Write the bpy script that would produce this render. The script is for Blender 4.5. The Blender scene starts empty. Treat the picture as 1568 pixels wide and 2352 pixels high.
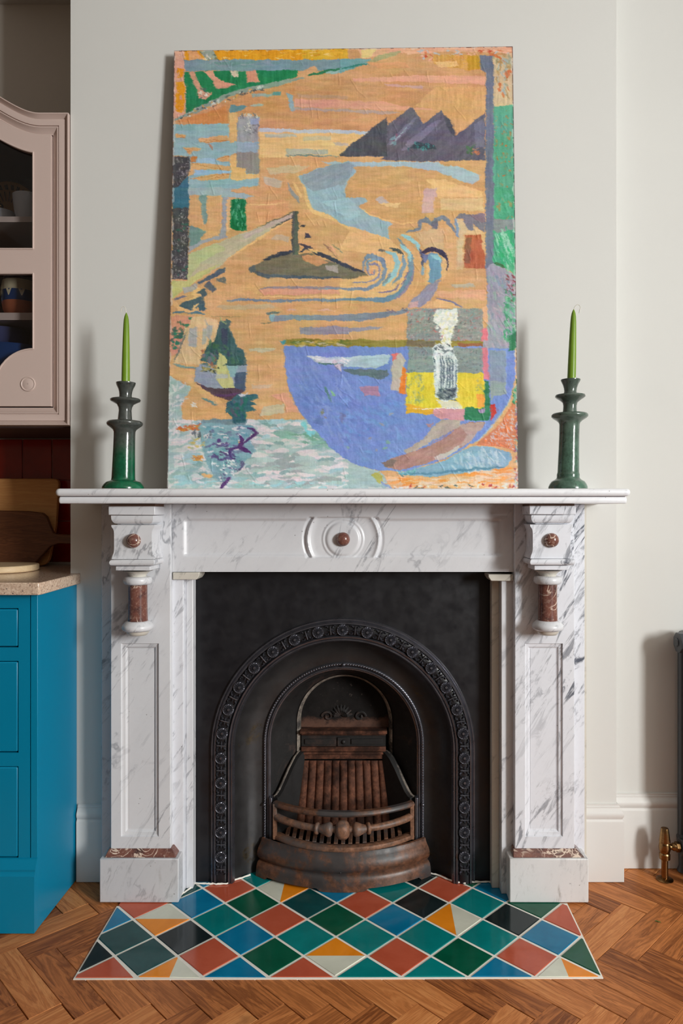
import bpy, math, random
import numpy as np
from mathutils import Vector

random.seed(7)
rng = np.random.default_rng(11)
SC = bpy.context.scene
COL = SC.collection

# ------------------------------------------------------------------ camera, light, exposure
FPX, VPX, VPY = 1620.0, 842.0, 1172.0          # focal length / axis of the shift lens, in 1568x2352 px
CAMY, EYE = -2.225, 1.165
cam_d = bpy.data.cameras.new('camera')
cam = bpy.data.objects.new('camera', cam_d); COL.objects.link(cam)
cam.location = (0, CAMY, EYE); cam.rotation_euler = (math.pi / 2, 0, 0)
cam_d.sensor_width = 36; cam_d.sensor_height = 36; cam_d.sensor_fit = 'AUTO'
cam_d.lens = FPX / 2352 * 36
cam_d.shift_x = -(VPX - 784) / 2352
cam_d.shift_y = -(1176 - VPY) / 2352
cam_d.clip_start = 0.02
SC.camera = cam

world = bpy.data.worlds.new('world'); SC.world = world
world.use_nodes = True
world.node_tree.nodes['Background'].inputs[0].default_value = (1.0, 0.74, 0.53, 1)
world.node_tree.nodes['Background'].inputs[1].default_value = 0.105

WIN = dict(x=3.6, y0=-4.2, y1=-3.15, z0=1.10, z1=2.50)     # daylight window in the right-hand wall
ld = bpy.data.lights.new('window_daylight', 'AREA')
ld.shape = 'RECTANGLE'; ld.size = WIN['z1'] - WIN['z0']; ld.size_y = WIN['y1'] - WIN['y0']
ld.energy = 328; ld.color = (0.985, 1.0, 0.985)
lo = bpy.data.objects.new('window_daylight', ld); COL.objects.link(lo)
lo.location = (WIN['x'] + 0.02, (WIN['y0'] + WIN['y1']) / 2, (WIN['z0'] + WIN['z1']) / 2)
lo.rotation_euler = (0, math.radians(90), 0)

SC.view_settings.view_transform = 'Standard'
SC.view_settings.look = 'None'
SC.view_settings.gamma = 1.0
SC.view_settings.use_curve_mapping = False
SC.view_settings.exposure = 0.0

# ------------------------------------------------------------------ survey: metres from measured sight lines at a known depth y
def S(y): return FPX / (y - CAMY)
def MX(px, y): return (px - VPX) / S(y)
def MZ(py, y): return EYE - (py - VPY) / S(y)
def FL(px, py):
    s = (py - VPY) / EYE
    return ((px - VPX) / s, FPX / s + CAMY)

def lin(c):
    c = np.asarray(c, float) / 255.0
    return np.where(c <= 0.04045, c / 12.92, ((c + 0.055) / 1.055) ** 2.4)
def L(r, g, b, k=1.0):
    v = np.clip(lin((r, g, b)) * k, 0, 0.95)
    return (float(v[0]), float(v[1]), float(v[2]), 1.0)

# ------------------------------------------------------------------ materials
class NT:
    def __init__(s, name):
        s.m = bpy.data.materials.new(name); s.m.use_nodes = True
        s.t = s.m.node_tree; s.n = s.t.nodes; s.b = s.n['Principled BSDF']
    def new(s, typ, **kw):
        n = s.n.new(typ)
        for k, v in kw.items():
            if hasattr(n, k): setattr(n, k, v)
        return n
    def link(s, a, b): s.t.links.new(a, b)
    def val(s, sock, v):
        if hasattr(v, 'is_linked') or hasattr(v, 'links'): s.link(v, sock)
        else: sock.default_value = v
    def coord(s, rot=(0, 0, 0), scale=(1, 1, 1), loc=(0, 0, 0), rand=False):
        tc = s.new('ShaderNodeTexCoord'); mp = s.new('ShaderNodeMapping')
        mp.inputs['Rotation'].default_value = rot; mp.inputs['Scale'].default_value = scale
        mp.inputs['Location'].default_value = loc
        src = tc.outputs['Object']
        if rand:
            oi = s.new('ShaderNodeObjectInfo'); ml = s.new('ShaderNodeMath', operation='MULTIPLY')
            s.link(oi.outputs['Random'], ml.inputs[0]); ml.inputs[1].default_value = 37.0
            ad = s.new('ShaderNodeVectorMath', operation='ADD')
            s.link(src, ad.inputs[0]); s.link(ml.outputs[0], ad.inputs[1]); src = ad.outputs[0]
        s.link(src, mp.inputs['Vector'])
        return mp.outputs[0]
    def noise(s, co, scale, detail=4, rough=0.55, dist=0.0):
        n = s.new('ShaderNodeTexNoise'); s.link(co, n.inputs['Vector'])
        n.inputs['Scale'].default_value = scale; n.inputs['Detail'].default_value = detail
        n.inputs['Roughness'].default_value = rough; n.inputs['Distortion'].default_value = dist
        return n.outputs['Fac']
    def voro(s, co, scale, feature='F1', out='Distance'):
        n = s.new('ShaderNodeTexVoronoi', feature=feature); s.link(co, n.inputs['Vector'])
        n.inputs['Scale'].default_value = scale
        return n.outputs[out]
    def math(s, op, a, b=0.0, c=None):
        n = s.new('ShaderNodeMath', operation=op)
        s.val(n.inputs[0], a); s.val(n.inputs[1], b)
        if c is not None: s.val(n.inputs[2], c)
        return n.outputs[0]
    def ramp(s, fac, stops, interp='LINEAR'):
        n = s.new('ShaderNodeValToRGB'); n.color_ramp.interpolation = interp
        e = n.color_ramp.elements
        while len(e) < len(stops): e.new(0.5)
        for i, (p, c) in enumerate(stops):
            e[i].position = p; e[i].color = c if len(c) == 4 else (*c, 1)
        s.link(fac, n.inputs[0]); return n.outputs[0]
    def step(s, fac, lo_, hi_):
        n = s.new('ShaderNodeMapRange'); n.interpolation_type = 'SMOOTHSTEP'
        s.link(fac, n.inputs[0]); n.inputs[1].default_value = lo_; n.inputs[2].default_value = hi_
        return n.outputs[0]
    def mix(s, fac, a, b, mode='MIX'):
        n = s.new('ShaderNodeMix', data_type='RGBA', blend_type=mode)
        s.val(n.inputs[0], fac); s.val(n.inputs[6], a); s.val(n.inputs[7], b)
        return n.outputs[2]
    def bump(s, h, strength=0.2, dist=0.001):
        n = s.new('ShaderNodeBump'); n.inputs['Strength'].default_value = strength
        n.inputs['Distance'].default_value = dist; s.link(h, n.inputs['Height'])
        s.link(n.outputs[0], s.b.inputs['Normal'])
    def out(s, col=None, rough=0.5, metal=0.0, coat=0.0, spec=0.5):
        if col is not None: s.val(s.b.inputs['Base Color'], col)
        s.val(s.b.inputs['Roughness'], rough); s.val(s.b.inputs['Metallic'], metal)
        s.b.inputs['Coat Weight'].default_value = coat
        s.b.inputs['Coat Roughness'].default_value = 0.06
        s.b.inputs['Specular IOR Level'].default_value = spec
        return s.m

def m_paint(name, c, rough=0.5, var=0.03, bs=60, bstr=0.08, spec=0.4):
    m = NT(name); co = m.coord()
    n = m.noise(co, 2.2, 3)
    a = tuple(x * (1 - var) for x in c[:3]) + (1,); b = tuple(min(1, x * (1 + var)) for x in c[:3]) + (1,)
    col = m.ramp(n, [(0.3, a), (0.7, b)])
    m.bump(m.noise(co, bs, 3), bstr, 0.0008)
    return m.out(col, rough, spec=spec)

def m_marble(name, base, vein, dens=1.0, ang=0.6, seed=0.0, grime=0.0, rough=0.3, fleck=0.35, line=0.45, flo=0.60):
    m = NT(name)
    def diag(an, st, lc):     # rotate first, then stretch along the bedding direction
        mp = m.new('ShaderNodeMapping'); mp.inputs['Scale'].default_value = (1, 1, st); mp.inputs['Location'].default_value = lc
        m.link(m.coord(rot=(0.15, an, 0.1)), mp.inputs['Vector']); return mp.outputs[0]
    co = diag(-ang, 0.28, (seed, seed * 1.7, -seed)); co2 = diag(-ang - 0.12, 0.16, (-seed, 3.1, seed)); cf = m.coord(loc=(seed, 0, 0))
    dark = tuple(b * 0.80 + v * 0.20 for b, v in zip(base[:3], vein[:3])) + (1,)
    cloud = m.step(m.noise(co, 7.0 * dens, 5, 0.62, 0.6), 0.42, 0.80)
    col = m.mix(m.math('MULTIPLY', cloud, 0.48), base, dark)
    fine = m.step(m.noise(cf, 70, 5, 0.7), 0.40, 0.75)
    col = m.mix(m.math('MULTIPLY', fine, 0.14), col, dark)
    clus = m.step(m.noise(co, 4.2 * dens, 3, 0.5, 0.3), 0.36, 0.60)
    fl = m.step(m.noise(co2, 33 * dens, 7, 0.70, 0.9), flo, flo + 0.12)
    col = m.mix(m.math('MULTIPLY', m.math('MULTIPLY', fl, m.math('ADD', m.math('MULTIPLY', clus, 0.8), 0.2)), fleck), col, vein)
    n1 = m.noise(co, 6.0 * dens, 5, 0.6, 0.9)
    v1 = m.math('SUBTRACT', 1.0, m.step(m.math('ABSOLUTE', m.math('SUBTRACT', n1, 0.5)), 0.0, 0.022))
    brk = m.step(m.noise(cf, 16, 4, 0.7), 0.42, 0.60)
    col = m.mix(m.math('MULTIPLY', m.math('MULTIPLY', v1, m.math('MULTIPLY', clus, brk)), line), col, vein)
    pit = m.math('SUBTRACT', 1.0, m.step(m.voro(cf, 46), 0.05, 0.11))
    pitm = m.math('MULTIPLY', pit, m.step(m.noise(cf, 7, 2), 0.56, 0.64))
    col = m.mix(m.math('MULTIPLY', pitm, 0.65), col, L(84, 76, 74))
    if grime > 0:
        cg = m.coord(scale=(1.6, 1.6, 0.5), loc=(seed, 1, 2))
        g = m.step(m.noise(cg, 16, 8, 0.72), 0.56, 0.74)
        col = m.mix(m.math('MULTIPLY', g, grime), col, L(112, 104, 88))
    m.bump(m.math('ADD', m.noise(cf, 70, 4, 0.6), m.math('MULTIPLY', pitm, -2.0)), 0.10, 0.0006)
    return m.out(col, rough, spec=0.45)

def m_redmarble(name, seed=0.0, sc=1.0):
    m = NT(name); co = m.coord(loc=(seed, seed, seed)); cs = m.coord(rot=(0.4, 0.7, 0.2), loc=(seed, 2, seed))
    n = m.noise(co, 22 * sc, 6, 0.65, 1.0)
    col = m.ramp(n, [(0.30, L(66, 48, 48)), (0.48, L(112, 72, 64)), (0.62, L(126, 82, 70)), (0.8, L(108, 88, 86))])
    sp = m.step(m.noise(co, 160, 3), 0.5, 0.72)
    col = m.mix(m.math('MULTIPLY', sp, 0.45), col, L(168, 140, 124))
    d = m.noise(cs, 15 * sc, 3, 0.5, 2.2)
    v = m.math('SUBTRACT', 1.0, m.step(m.math('ABSOLUTE', m.math('SUBTRACT', d, 0.5)), 0.004, 0.035))
    v = m.math('MULTIPLY', v, m.step(m.noise(co, 9 * sc, 2), 0.42, 0.55))
    col = m.mix(m.math('MULTIPLY', v, 0.92), col, L(226, 206, 188))
    return m.out(col, 0.22, spec=0.5)

def m_iron(name, c=(22, 22, 25), rough=0.42, rust=0.0, rustc=(96, 56, 36), soot=0.0, bs=90, bstr=0.25, spec=0.5, metal=0.0):
    m = NT(name); co = m.coord()
    n = m.noise(co, 14, 6, 0.65)
    col = m.ramp(n, [(0.3, L(*[max(0, x - 6) for x in c])), (0.7, L(*[x + 7 for x in c]))])
    if rust > 0:
        r = m.step(m.noise(co, 9, 8, 0.7, 0.4), 0.62 - rust * 0.3, 0.72 - rust * 0.25)
        rc = m.ramp(m.noise(co, 60, 5, 0.7), [(0.3, L(*[x * 0.55 for x in rustc])), (0.55, L(*rustc)), (0.8, L(*[min(255, x * 1.35) for x in rustc]))])
        col = m.mix(r, col, rc)
        w = m.step(m.noise(co, 46, 6, 0.75), 0.66, 0.8)
        col = m.mix(m.math('MULTIPLY', w, 0.35), col, L(176, 150, 126))
    if soot > 0:
        k = m.step(m.noise(co, 11, 5, 0.6), 0.42, 0.62)
        col = m.mix(m.math('MULTIPLY', k, soot), col, L(14, 12, 12))
    rr = m.ramp(m.noise(co, 30, 4), [(0.3, (rough - 0.08,) * 3), (0.7, (rough + 0.12,) * 3)])
    m.bump(m.noise(co, bs, 5, 0.65), bstr, 0.0012)
    return m.out(col, rr, metal=metal, spec=spec)

def m_wood(name, stops, grain=1.0, rough=0.38, rand=False, along='x', fine=0.35, bstr=0.12, spec=0.4):
    m = NT(name)
    sc = (0.9, 9, 9) if along == 'x' else (9, 9, 0.9)
    co = m.coord(scale=sc, rand=rand); cf = m.coord(scale=tuple(x * 4 for x in sc), rand=rand)
    n = m.noise(co, 3.0 * grain, 6, 0.6, 1.3)
    ring = m.math('FRACT', m.math('MULTIPLY', n, 7.0))
    ring = m.math('ABSOLUTE', m.math('SUBTRACT', ring, 0.5))
    t = m.math('ADD', m.math('MULTIPLY', n, 0.55), m.math('MULTIPLY', ring, 0.5))
    if rand:
        oi = m.new('ShaderNodeObjectInfo')
        t = m.math('ADD', t, m.math('MULTIPLY', m.math('SUBTRACT', oi.outputs['Random'], 0.53), 0.40))
    col = m.ramp(t, stops)
    fl = m.step(m.noise(cf, 14, 4, 0.6), 0.45, 0.75)
    dark = tuple(x * 0.55 for x in stops[0][1][:3]) + (1,)
    col = m.mix(m.math('MULTIPLY', fl, fine), col, dark)
    if rand:
        kn = m.coord(rand=True)
        k = m.step(m.noise(kn, 8, 3), 0.66, 0.78)
        col = m.mix(m.math('MULTIPLY', k, 0.55), col, dark)
    m.bump(m.noise(cf, 9, 3), bstr, 0.0008)
    return m.out(col, rough, spec=spec)

M = {}
M['wall'] = m_paint('wall_paint', (0.71, 0.705, 0.675), 0.75, 0.012, 45, 0.05, 0.25)
M['wall_alcove'] = M['wall']
M['ceil'] = m_paint('ceiling_paint', (0.62, 0.585, 0.54), 0.8, 0.01)
M['skirt'] = m_paint('skirting_paint', (0.72, 0.705, 0.68), 0.38, 0.012, 25, 0.03, 0.45)
M['recess'] = m_paint('recess_paint', (0.66, 0.61, 0.55), 0.8, 0.02)
M['pink'] = m_paint('pink_paint', L(206, 184, 175), 0.42, 0.012, 30, 0.03, 0.4)
M['inside'] = m_paint('cabinet_interior', L(74, 56, 54), 0.6, 0.05)
M['teal'] = m_paint('teal_paint', L(0, 127, 164), 0.33, 0.02, 35, 0.04, 0.35)
M['marble'] = m_marble('carrara_marble', L(220, 221, 225), L(96, 100, 112), 1.0, 0.50, 0.0, fleck=0.42, line=0.6, flo=0.545)
M['marble_shelf'] = m_marble('carrara_marble_pale', L(236, 237, 241), L(108, 112, 124), 1.3, 0.7, 1.3, fleck=0.34, line=0.4, flo=0.58)
M['marble_vein'] = m_marble('carrara_marble_strong_veins', L(230, 232, 239), L(70, 76, 90), 1.1, 0.40, 4.0, fleck=0.95, line=1.0, flo=0.512)
M['marble_grime'] = m_marble('carrara_marble_worn', L(224, 224, 224), L(112, 114, 120), 1.0, 0.2, 2.2, grime=0.62, rough=0.42, fleck=0.5, flo=0.56)
M['marble_plinth'] = m_marble('carrara_marble_scuffed', L(204, 205, 209), L(106, 108, 116), 1.2, 0.3, 9.0, grime=0.30, rough=0.42, fleck=0.4, flo=0.56)
M['marble_old'] = m_marble('carrara_marble_yellowed', L(212, 207, 196), L(112, 106, 100), 1.2, 0.8, 7.0, grime=0.10, fleck=0.5)
M['red_a'] = m_redmarble('red_marble', 0.0)
M['red_b'] = m_redmarble('red_marble_bold_veins', 5.3, 0.8)
M['mortar'] = m_paint('brown_mortar', L(104, 78, 64), 0.9, 0.2, 120, 0.6)
M['iron'] = m_iron('blackened_iron', (24, 24, 28), 0.40, bs=40, bstr=0.10)
M['iron_gloss'] = m_iron('polished_black_iron', (112, 112, 120), 0.30, bs=90, bstr=0.12, metal=0.85)
M['iron_field'] = m_iron('black_iron_field', (62, 61, 62), 0.40, rust=0.15, rustc=(74, 62, 40), bs=60, bstr=0.10, metal=0.6)
M['soot'] = m_iron('sooted_iron', (22, 20, 20), 0.65, rust=0.30, rustc=(62, 46, 40), bs=60, bstr=0.5)
M['ash'] = m_iron('ash_whitened_iron', (36, 34, 34), 0.7, rust=0.75, rustc=(132, 122, 112), bs=60, bstr=0.5)
M['rust'] = m_iron('rusted_iron', (92, 82, 78), 0.5, rust=0.75, rustc=(132, 94, 72), bs=80, bstr=0.45)
M['rust_dark'] = m_iron('rusted_dark_iron', (60, 56, 56), 0.42, rust=0.62, rustc=(104, 68, 48), bs=70, bstr=0.35)
M['brick'] = m_iron('fired_clay', (98, 66, 54), 0.85, rust=0.9, rustc=(106, 68, 52), soot=0.75, bs=80, bstr=0.5, spec=0.2)
m = NT('sooted_fireback'); tc = m.new('ShaderNodeTexCoord'); sx = m.new('ShaderNodeSeparateXYZ'); m.link(tc.outputs['Object'], sx.inputs[0]); co = m.coord()
n = m.noise(co, 13, 6, 0.65)
f = m.step(m.math('ADD', sx.outputs['Z'], m.math('MULTIPLY', m.math('SUBTRACT', n, 0.5), 0.16)), 0.435, 0.465)
col = m.mix(f, m.ramp(n, [(0.35, L(74, 54, 46)), (0.65, L(112, 80, 66))]), m.ramp(n, [(0.35, L(16, 14, 14)), (0.7, L(34, 31, 30))]))
col = m.mix(m.math('MULTIPLY', m.step(m.noise(co, 50, 5, 0.7), 0.62, 0.75), 0.4), col, L(128, 116, 106))
m.bump(m.noise(co, 60, 5), 0.5, 0.002); M['upper'] = m.out(col, 0.85, spec=0.2)
M['grout'] = m_paint('white_grout', L(238, 234, 224), 0.85, 0.08, 140, 0.5)
TILE = {'red': (188, 88, 62), 'teal': (0, 124, 124), 'blue': (0, 118, 160), 'green': (0, 84, 60), 'black': (24, 36, 38),
        'dark': (14, 70, 72), 'orange': (236, 140, 28), 'cream': (214, 216, 200)}
for k, c in TILE.items():
    m = NT('glaze_' + k); co = m.coord(rand=True)
    n = m.noise(co, 9, 4, 0.6, 0.5)
    col = m.ramp(n, [(0.30, L(*[max(0, x - 9) for x in c])), (0.70, L(*[min(255, x + 9) for x in c]))])
    m.bump(m.noise(co, 12, 3), 0.10, 0.002)
    M['t_' + k] = m.out(col, 0.13, coat=0.10, spec=0.3)
M['plank'] = m_wood('oak_block', [(0.12, L(122, 68, 34)), (0.46, L(196, 122, 68)), (0.88, L(236, 168, 106))], 0.8, 0.44, True, fine=0.22, bstr=0.12, spec=0.25)
M['subfloor'] = m_paint('dark_joint', L(48, 32, 22), 0.9, 0.1)
M['board_pale'] = m_wood('pale_maple', [(0.2, L(206, 142, 84)), (0.6, L(222, 164, 102)), (0.9, L(228, 176, 116))], 1.0, 0.45, fine=0.15)
M['board_dark'] = m_wood('walnut', [(0.2, L(84, 48, 30)), (0.5, L(112, 68, 42)), (0.9, L(140, 88, 56))], 1.4, 0.4, fine=0.4)
M['board_white'] = m_wood('sycamore', [(0.2, L(216, 186, 146)), (0.6, L(228, 204, 166)), (0.9, L(236, 216, 182))], 0.8, 0.5, fine=0.1)
m = NT('speckled_granite'); co = m.coord()
n = m.noise(co, 150, 5, 0.75)
col = m.ramp(n, [(0.30, L(112, 96, 92)), (0.40, L(190, 160, 138)), (0.58, L(220, 196, 174)), (0.75, L(234, 216, 198))])
sp = m.math('SUBTRACT', 1.0, m.step(m.voro(co, 130), 0.16, 0.30)); sp = m.math('MULTIPLY', sp, m.step(m.noise(co, 60, 3), 0.48, 0.58))
col = m.mix(m.math('MULTIPLY', sp, 0.85), col, L(62, 56, 60))
M['granite'] = m.out(col, 0.16, spec=0.5)
m = NT('red_glaze'); co = m.coord(rand=True)
col = m.ramp(m.noise(co, 7, 3), [(0.3, L(132, 18, 6)), (0.7, L(160, 30, 10))])
m.bump(m.noise(co, 14, 3), 0.12, 0.002); M['redtile'] = m.out(col, 0.16, coat=0.3)
M['brass'] = None
m = NT('aged_brass'); co = m.coord(scale=(1, 1, 8))
col = m.ramp(m.noise(co, 60, 4), [(0.3, L(128, 98, 62)), (0.7, L(156, 122, 82))])
M['brass'] = m.out(col, 0.27, metal=1.0)
M['rad'] = m_paint('anthracite_enamel', L(66, 70, 74), 0.35, 0.03, 50, 0.1, 0.5)
m = NT('candle_wax'); co = m.coord()
col = m.ramp(m.noise(co, 8, 2), [(0.3, L(108, 142, 34)), (0.7, L(124, 156, 44))])
m.b.inputs['Subsurface Weight'].default_value = 0.12; m.b.inputs['Subsurface Radius'].default_value = (0.006, 0.008, 0.002)
M['wax'] = m.out(col, 0.34)
M['wick'] = m_paint('cotton_wick', L(226, 222, 212), 0.9, 0.05)
def m_glaze(name, top, bot, z0, z1, crust):
    m = NT(name); co = m.coord(); tc = m.new('ShaderNodeTexCoord'); sx = m.new('ShaderNodeSeparateXYZ')
    m.link(tc.outputs['Object'], sx.inputs[0])
    n = m.noise(co, 26, 5, 0.7)
    t = m.math('ADD', sx.outputs['Z'], m.math('MULTIPLY', m.math('SUBTRACT', n, 0.5), 0.14))
    f = m.step(t, z0, z1)
    col = m.mix(f, m.ramp(n, [(0.3, L(*[x * 0.6 for x in bot])), (0.65, L(*bot))]), m.ramp(n, [(0.3, L(*[x * 0.7 for x in top])), (0.7, L(*top))]))
    col = m.mix(m.math('MULTIPLY', m.step(m.noise(co, 70, 5, 0.75), 0.55, 0.72), crust), col, L(30, 34, 30))
    m.bump(m.math('ADD', m.noise(co, 55, 4), m.math('MULTIPLY', m.noise(co, 16, 2), 1.5)), 0.28, 0.0022)
    return m.out(col, 0.2, coat=0.25)
M['stick_a'] = m_glaze('green_and_charcoal_glaze', (84, 88, 84), (18, 104, 70), 0.07, 0.17, 0.9)
M['stick_b'] = m_glaze('weathered_green_glaze', (96, 110, 100), (88, 122, 104), 0.06, 0.30, 0.85)
m = NT('window_glass')
tr = m.new('ShaderNodeBsdfTransparent'); tr.inputs[0].default_value = (0.84, 0.85, 0.86, 1)
gl = m.new('ShaderNodeBsdfGlossy'); gl.inputs['Roughness'].default_value = 0.02
fr0 = m.new('ShaderNodeLayerWeight'); fr0.inputs[0].default_value = 0.5
mx = m.new('ShaderNodeMixShader'); m.link(m.math('ADD', m.math('MULTIPLY', m.math('POWER', fr0.outputs['Facing'], 4.0), 0.6), 0.035), mx.inputs[0]); m.link(tr.outputs[0], mx.inputs[1]); m.link(gl.outputs[0], mx.inputs[2])
m.link(mx.outputs[0], m.n['Material Output'].inputs['Surface']); M['pane'] = m.m
M['china'] = m_paint('white_china', L(222, 222, 228), 0.15, 0.01, 10, 0.02, 0.5)
M['terracotta'] = m_paint('terracotta', L(176, 98, 66), 0.4, 0.08)
M['cream_glaze'] = m_paint('cream_glaze', L(222, 206, 172), 0.2, 0.06, 10, 0.02, 0.5)
M['blue_glaze'] = m_paint('blue_glaze', L(30, 62, 112), 0.15, 0.12, 10, 0.02, 0.5)
M['dark_glaze'] = m_paint('dark_navy_glaze', L(52, 44, 62), 0.2, 0.1, 10, 0.02, 0.5)
M['violet'] = m_paint('violet_blue_glaze', L(74, 78, 118), 0.12, 0.08, 10, 0.02, 0.5)
M['ochre'] = m_paint('ochre_glaze', L(186, 134, 50), 0.3, 0.12, 10, 0.03, 0.4)
M['umber'] = m_paint('umber_glaze', L(46, 30, 18), 0.3, 0.12, 10, 0.03, 0.4)
M['leaf'] = m_paint('green_leaf', L(84, 110, 46), 0.5, 0.1)
M['canvas_edge'] = m_paint('paint_crusted_canvas_edge', L(84, 56, 58), 0.7, 0.5, 40, 0.5)
M['chip'] = m_paint('white_chip', L(190, 160, 150), 0.8, 0.1)

# ------------------------------------------------------------------ mesh building
WL = {}                      # world location of every object built
def wloc(o): return WL.get(o.name, Vector((0, 0, 0))) if o else Vector((0, 0, 0))
class MB:
    def __init__(s): s.v = []; s.f = []; s.mi = []; s.cm = 0
    def add(s, vs, fs):
        o = len(s.v); s.v += [tuple(p) for p in vs]; s.f += [tuple(i + o for i in f) for f in fs]; s.mi += [s.cm] * len(fs); return s
    def box(s, x0, x1, y0, y1, z0, z1):
        v = [(x, y, z) for z in (z0, z1) for y in (y0, y1) for x in (x0, x1)]
        return s.add(v, [(0, 2, 3, 1), (4, 5, 7, 6), (0, 1, 5, 4), (2, 6, 7, 3), (0, 4, 6, 2), (1, 3, 7, 5)])
    def taper(s, a, b, y0, y1):       # a,b = (x0,x1,z0,z1) at y0 / y1
        v = [(a[0], y0, a[2]), (a[1], y0, a[2]), (a[1], y0, a[3]), (a[0], y0, a[3]), (b[0], y1, b[2]), (b[1], y1, b[2]), (b[1], y1, b[3]), (b[0], y1, b[3])]
        return s.add(v, [(0, 1, 2, 3), (7, 6, 5, 4), (0, 4, 5, 1), (1, 5, 6, 2), (2, 6, 7, 3), (3, 7, 4, 0)])
    def prism(s, poly, y0, y1, fn=None):   # poly in (x,z), CCW; fn maps (a,b,depth)->xyz
        fn = fn or (lambda a, b, d: (a, d, b)); n = len(poly)
        v = [fn(a, b, y0) for a, b in poly] + [fn(a, b, y1) for a, b in poly]
        f = [tuple(range(n)), tuple(range(2 * n - 1, n - 1, -1))]
        f += [(i, i + n, (i + 1) % n + n, (i + 1) % n) for i in range(n)]
        return s.add(v, f)
    def grid(s, rows, closeu=False, closev=False):
        m, n = len(rows), len(rows[0]); v = [p for r in rows for p in r]; f = []
        for i in range(m if closev else m - 1):
            for j in range(n if closeu else n - 1):
                f.append((i * n + j, i * n + (j + 1) % n, ((i + 1) % m) * n + (j + 1) % n, ((i + 1) % m) * n + j))
        return s.add(v, f)
    def lathe(s, prof, cx, cy, n=28, shear=(0, 0), z0=0.0, cap=True):
        rows = [[(cx + shear[0] * (z - z0) + r * math.cos(2 * math.pi * k / n), cy + shear[1] * (z - z0) + r * math.sin(2 * math.pi * k / n), z) for k in range(n)] for r, z in prof]
        s.grid(rows, closeu=True)
        if cap:
            for r_ in (0, len(rows) - 1):
                idx = list(range(n)); s.add(rows[r_], [tuple(idx[::-1]) if r_ == 0 else tuple(idx)])
        return s
    def tube(s, pts, r, n=10, cap=True):
        P = [Vector(p) for p in pts]; rows = []; up = None
        for i, p in enumerate(P):
            t = (P[min(i + 1, len(P) - 1)] - P[max(i - 1, 0)]).normalized()
            if up is None: up = t.orthogonal().normalized()
            up = (up - t * up.dot(t)).normalized(); w = t.cross(up)
            rr = r[i] if isinstance(r, (list, tuple)) else r
            rows.append([tuple(p + up * rr * math.cos(2 * math.pi * k / n) + w * rr * math.sin(2 * math.pi * k / n)) for k in range(n)])
        s.grid(rows, closeu=True)
        if cap:
            s.add(rows[0], [tuple(range(n))[::-1]]); s.add(rows[-1], [tuple(range(n))])
        return s
    def ball(s, c, r, n=16, sq=(1, 1, 1)):
        rows = []
        for i in range(n // 2 + 1):
            a = math.pi * i / (n // 2)
            rr = max(math.sin(a), 1e-4)
            rows.append([(c[0] + r * sq[0] * rr * math.cos(2 * math.pi * k / n), c[1] + r * sq[1] * rr * math.sin(2 * math.pi * k / n), c[2] - r * sq[2] * math.cos(a)) for k in range(n)])
        return s.grid(rows, closeu=True)
    def strip(s, xs, zlo, zhi, y0, y1):     # solid between two curves z(x)
        rows = [[(x, y0, zlo(x)), (x, y0, zhi(x)), (x, y1, zhi(x)), (x, y1, zlo(x))] for x in xs]
        s.grid(rows, closeu=True)
        s.add(rows[0], [(3, 2, 1, 0)]); s.add(rows[-1], [(0, 1, 2, 3)])
        return s
    def sweep2(s, path, prof, to3, caps=True):    # mitred sweep; prof = closed polygon of (outward offset, h)
        n = len(path); nr = []
        for i in range(n):
            ds = []
            if i > 0: ds.append((path[i][0] - path[i - 1][0], path[i][1] - path[i - 1][1]))
            if i < n - 1: ds.append((path[i + 1][0] - path[i][0], path[i + 1][1] - path[i][1]))
            ns = []
            for dx, dy in ds:
                l = math.hypot(dx, dy); ns.append((dy / l, -dx / l))
            if len(ns) == 1: nr.append(ns[0])
            else:
                bx, by = ns[0][0] + ns[1][0], ns[0][1] + ns[1][1]
                k = 1 + ns[0][0] * ns[1][0] + ns[0][1] * ns[1][1]
                nr.append((bx / k, by / k))
        rows = [[to3(p[0] + q[0] * o, p[1] + q[1] * o, h) for o, h in prof] for p, q in zip(path, nr)]
        s.grid(rows, closeu=True)
        if caps:
            m = len(prof); s.add(rows[0], [tuple(range(m))[::-1]]); s.add(rows[-1], [tuple(range(m))])
        return s
    def build(s, name, mat, parent=None, smooth=None, bevel=0.0, bseg=2, kind=None, label=None, fix=True):
        w = wloc(parent)
        me = bpy.data.meshes.new(name)
        me.from_pydata([(p[0] - w.x, p[1] - w.y, p[2] - w.z) for p in s.v], [], s.f)
        mats = mat if isinstance(mat, (list, tuple)) else [mat]
        for k in mats: me.materials.append(M[k] if isinstance(k, str) else k)
        if len(mats) > 1: me.polygons.foreach_set('material_index', s.mi)
        if fix:
            import bmesh
            b = bmesh.new(); b.from_mesh(me)
            bmesh.ops.remove_doubles(b, verts=b.verts, dist=1e-6)
            bmesh.ops.recalc_face_normals(b, faces=b.faces); b.to_mesh(me); b.free()
        if smooth:
            me.shade_smooth(); me.set_sharp_from_angle(angle=math.radians(smooth))
        o = bpy.data.objects.new(name, me); COL.objects.link(o)
        if parent: o.parent = parent
        WL[o.name] = w.copy()
        if bevel:
            bm_ = o.modifiers.new('bevel', 'BEVEL'); bm_.width = bevel; bm_.segments = bseg; bm_.limit_method = 'ANGLE'; bm_.angle_limit = math.radians(40)
            if not smooth: me.shade_smooth(); me.set_sharp_from_angle(angle=math.radians(35))
        if kind: o['kind'] = kind
        if label: o['label'] = label
        return o
def thing(name, label, cat, loc, group=None):
    o = bpy.data.objects.new(name, None); COL.objects.link(o); o.location = loc
    o.empty_display_size = 0.05
    o['label'] = label; o['category'] = cat
    if group: o['group'] = group
    WL[o.name] = Vector(loc); return o
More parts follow.
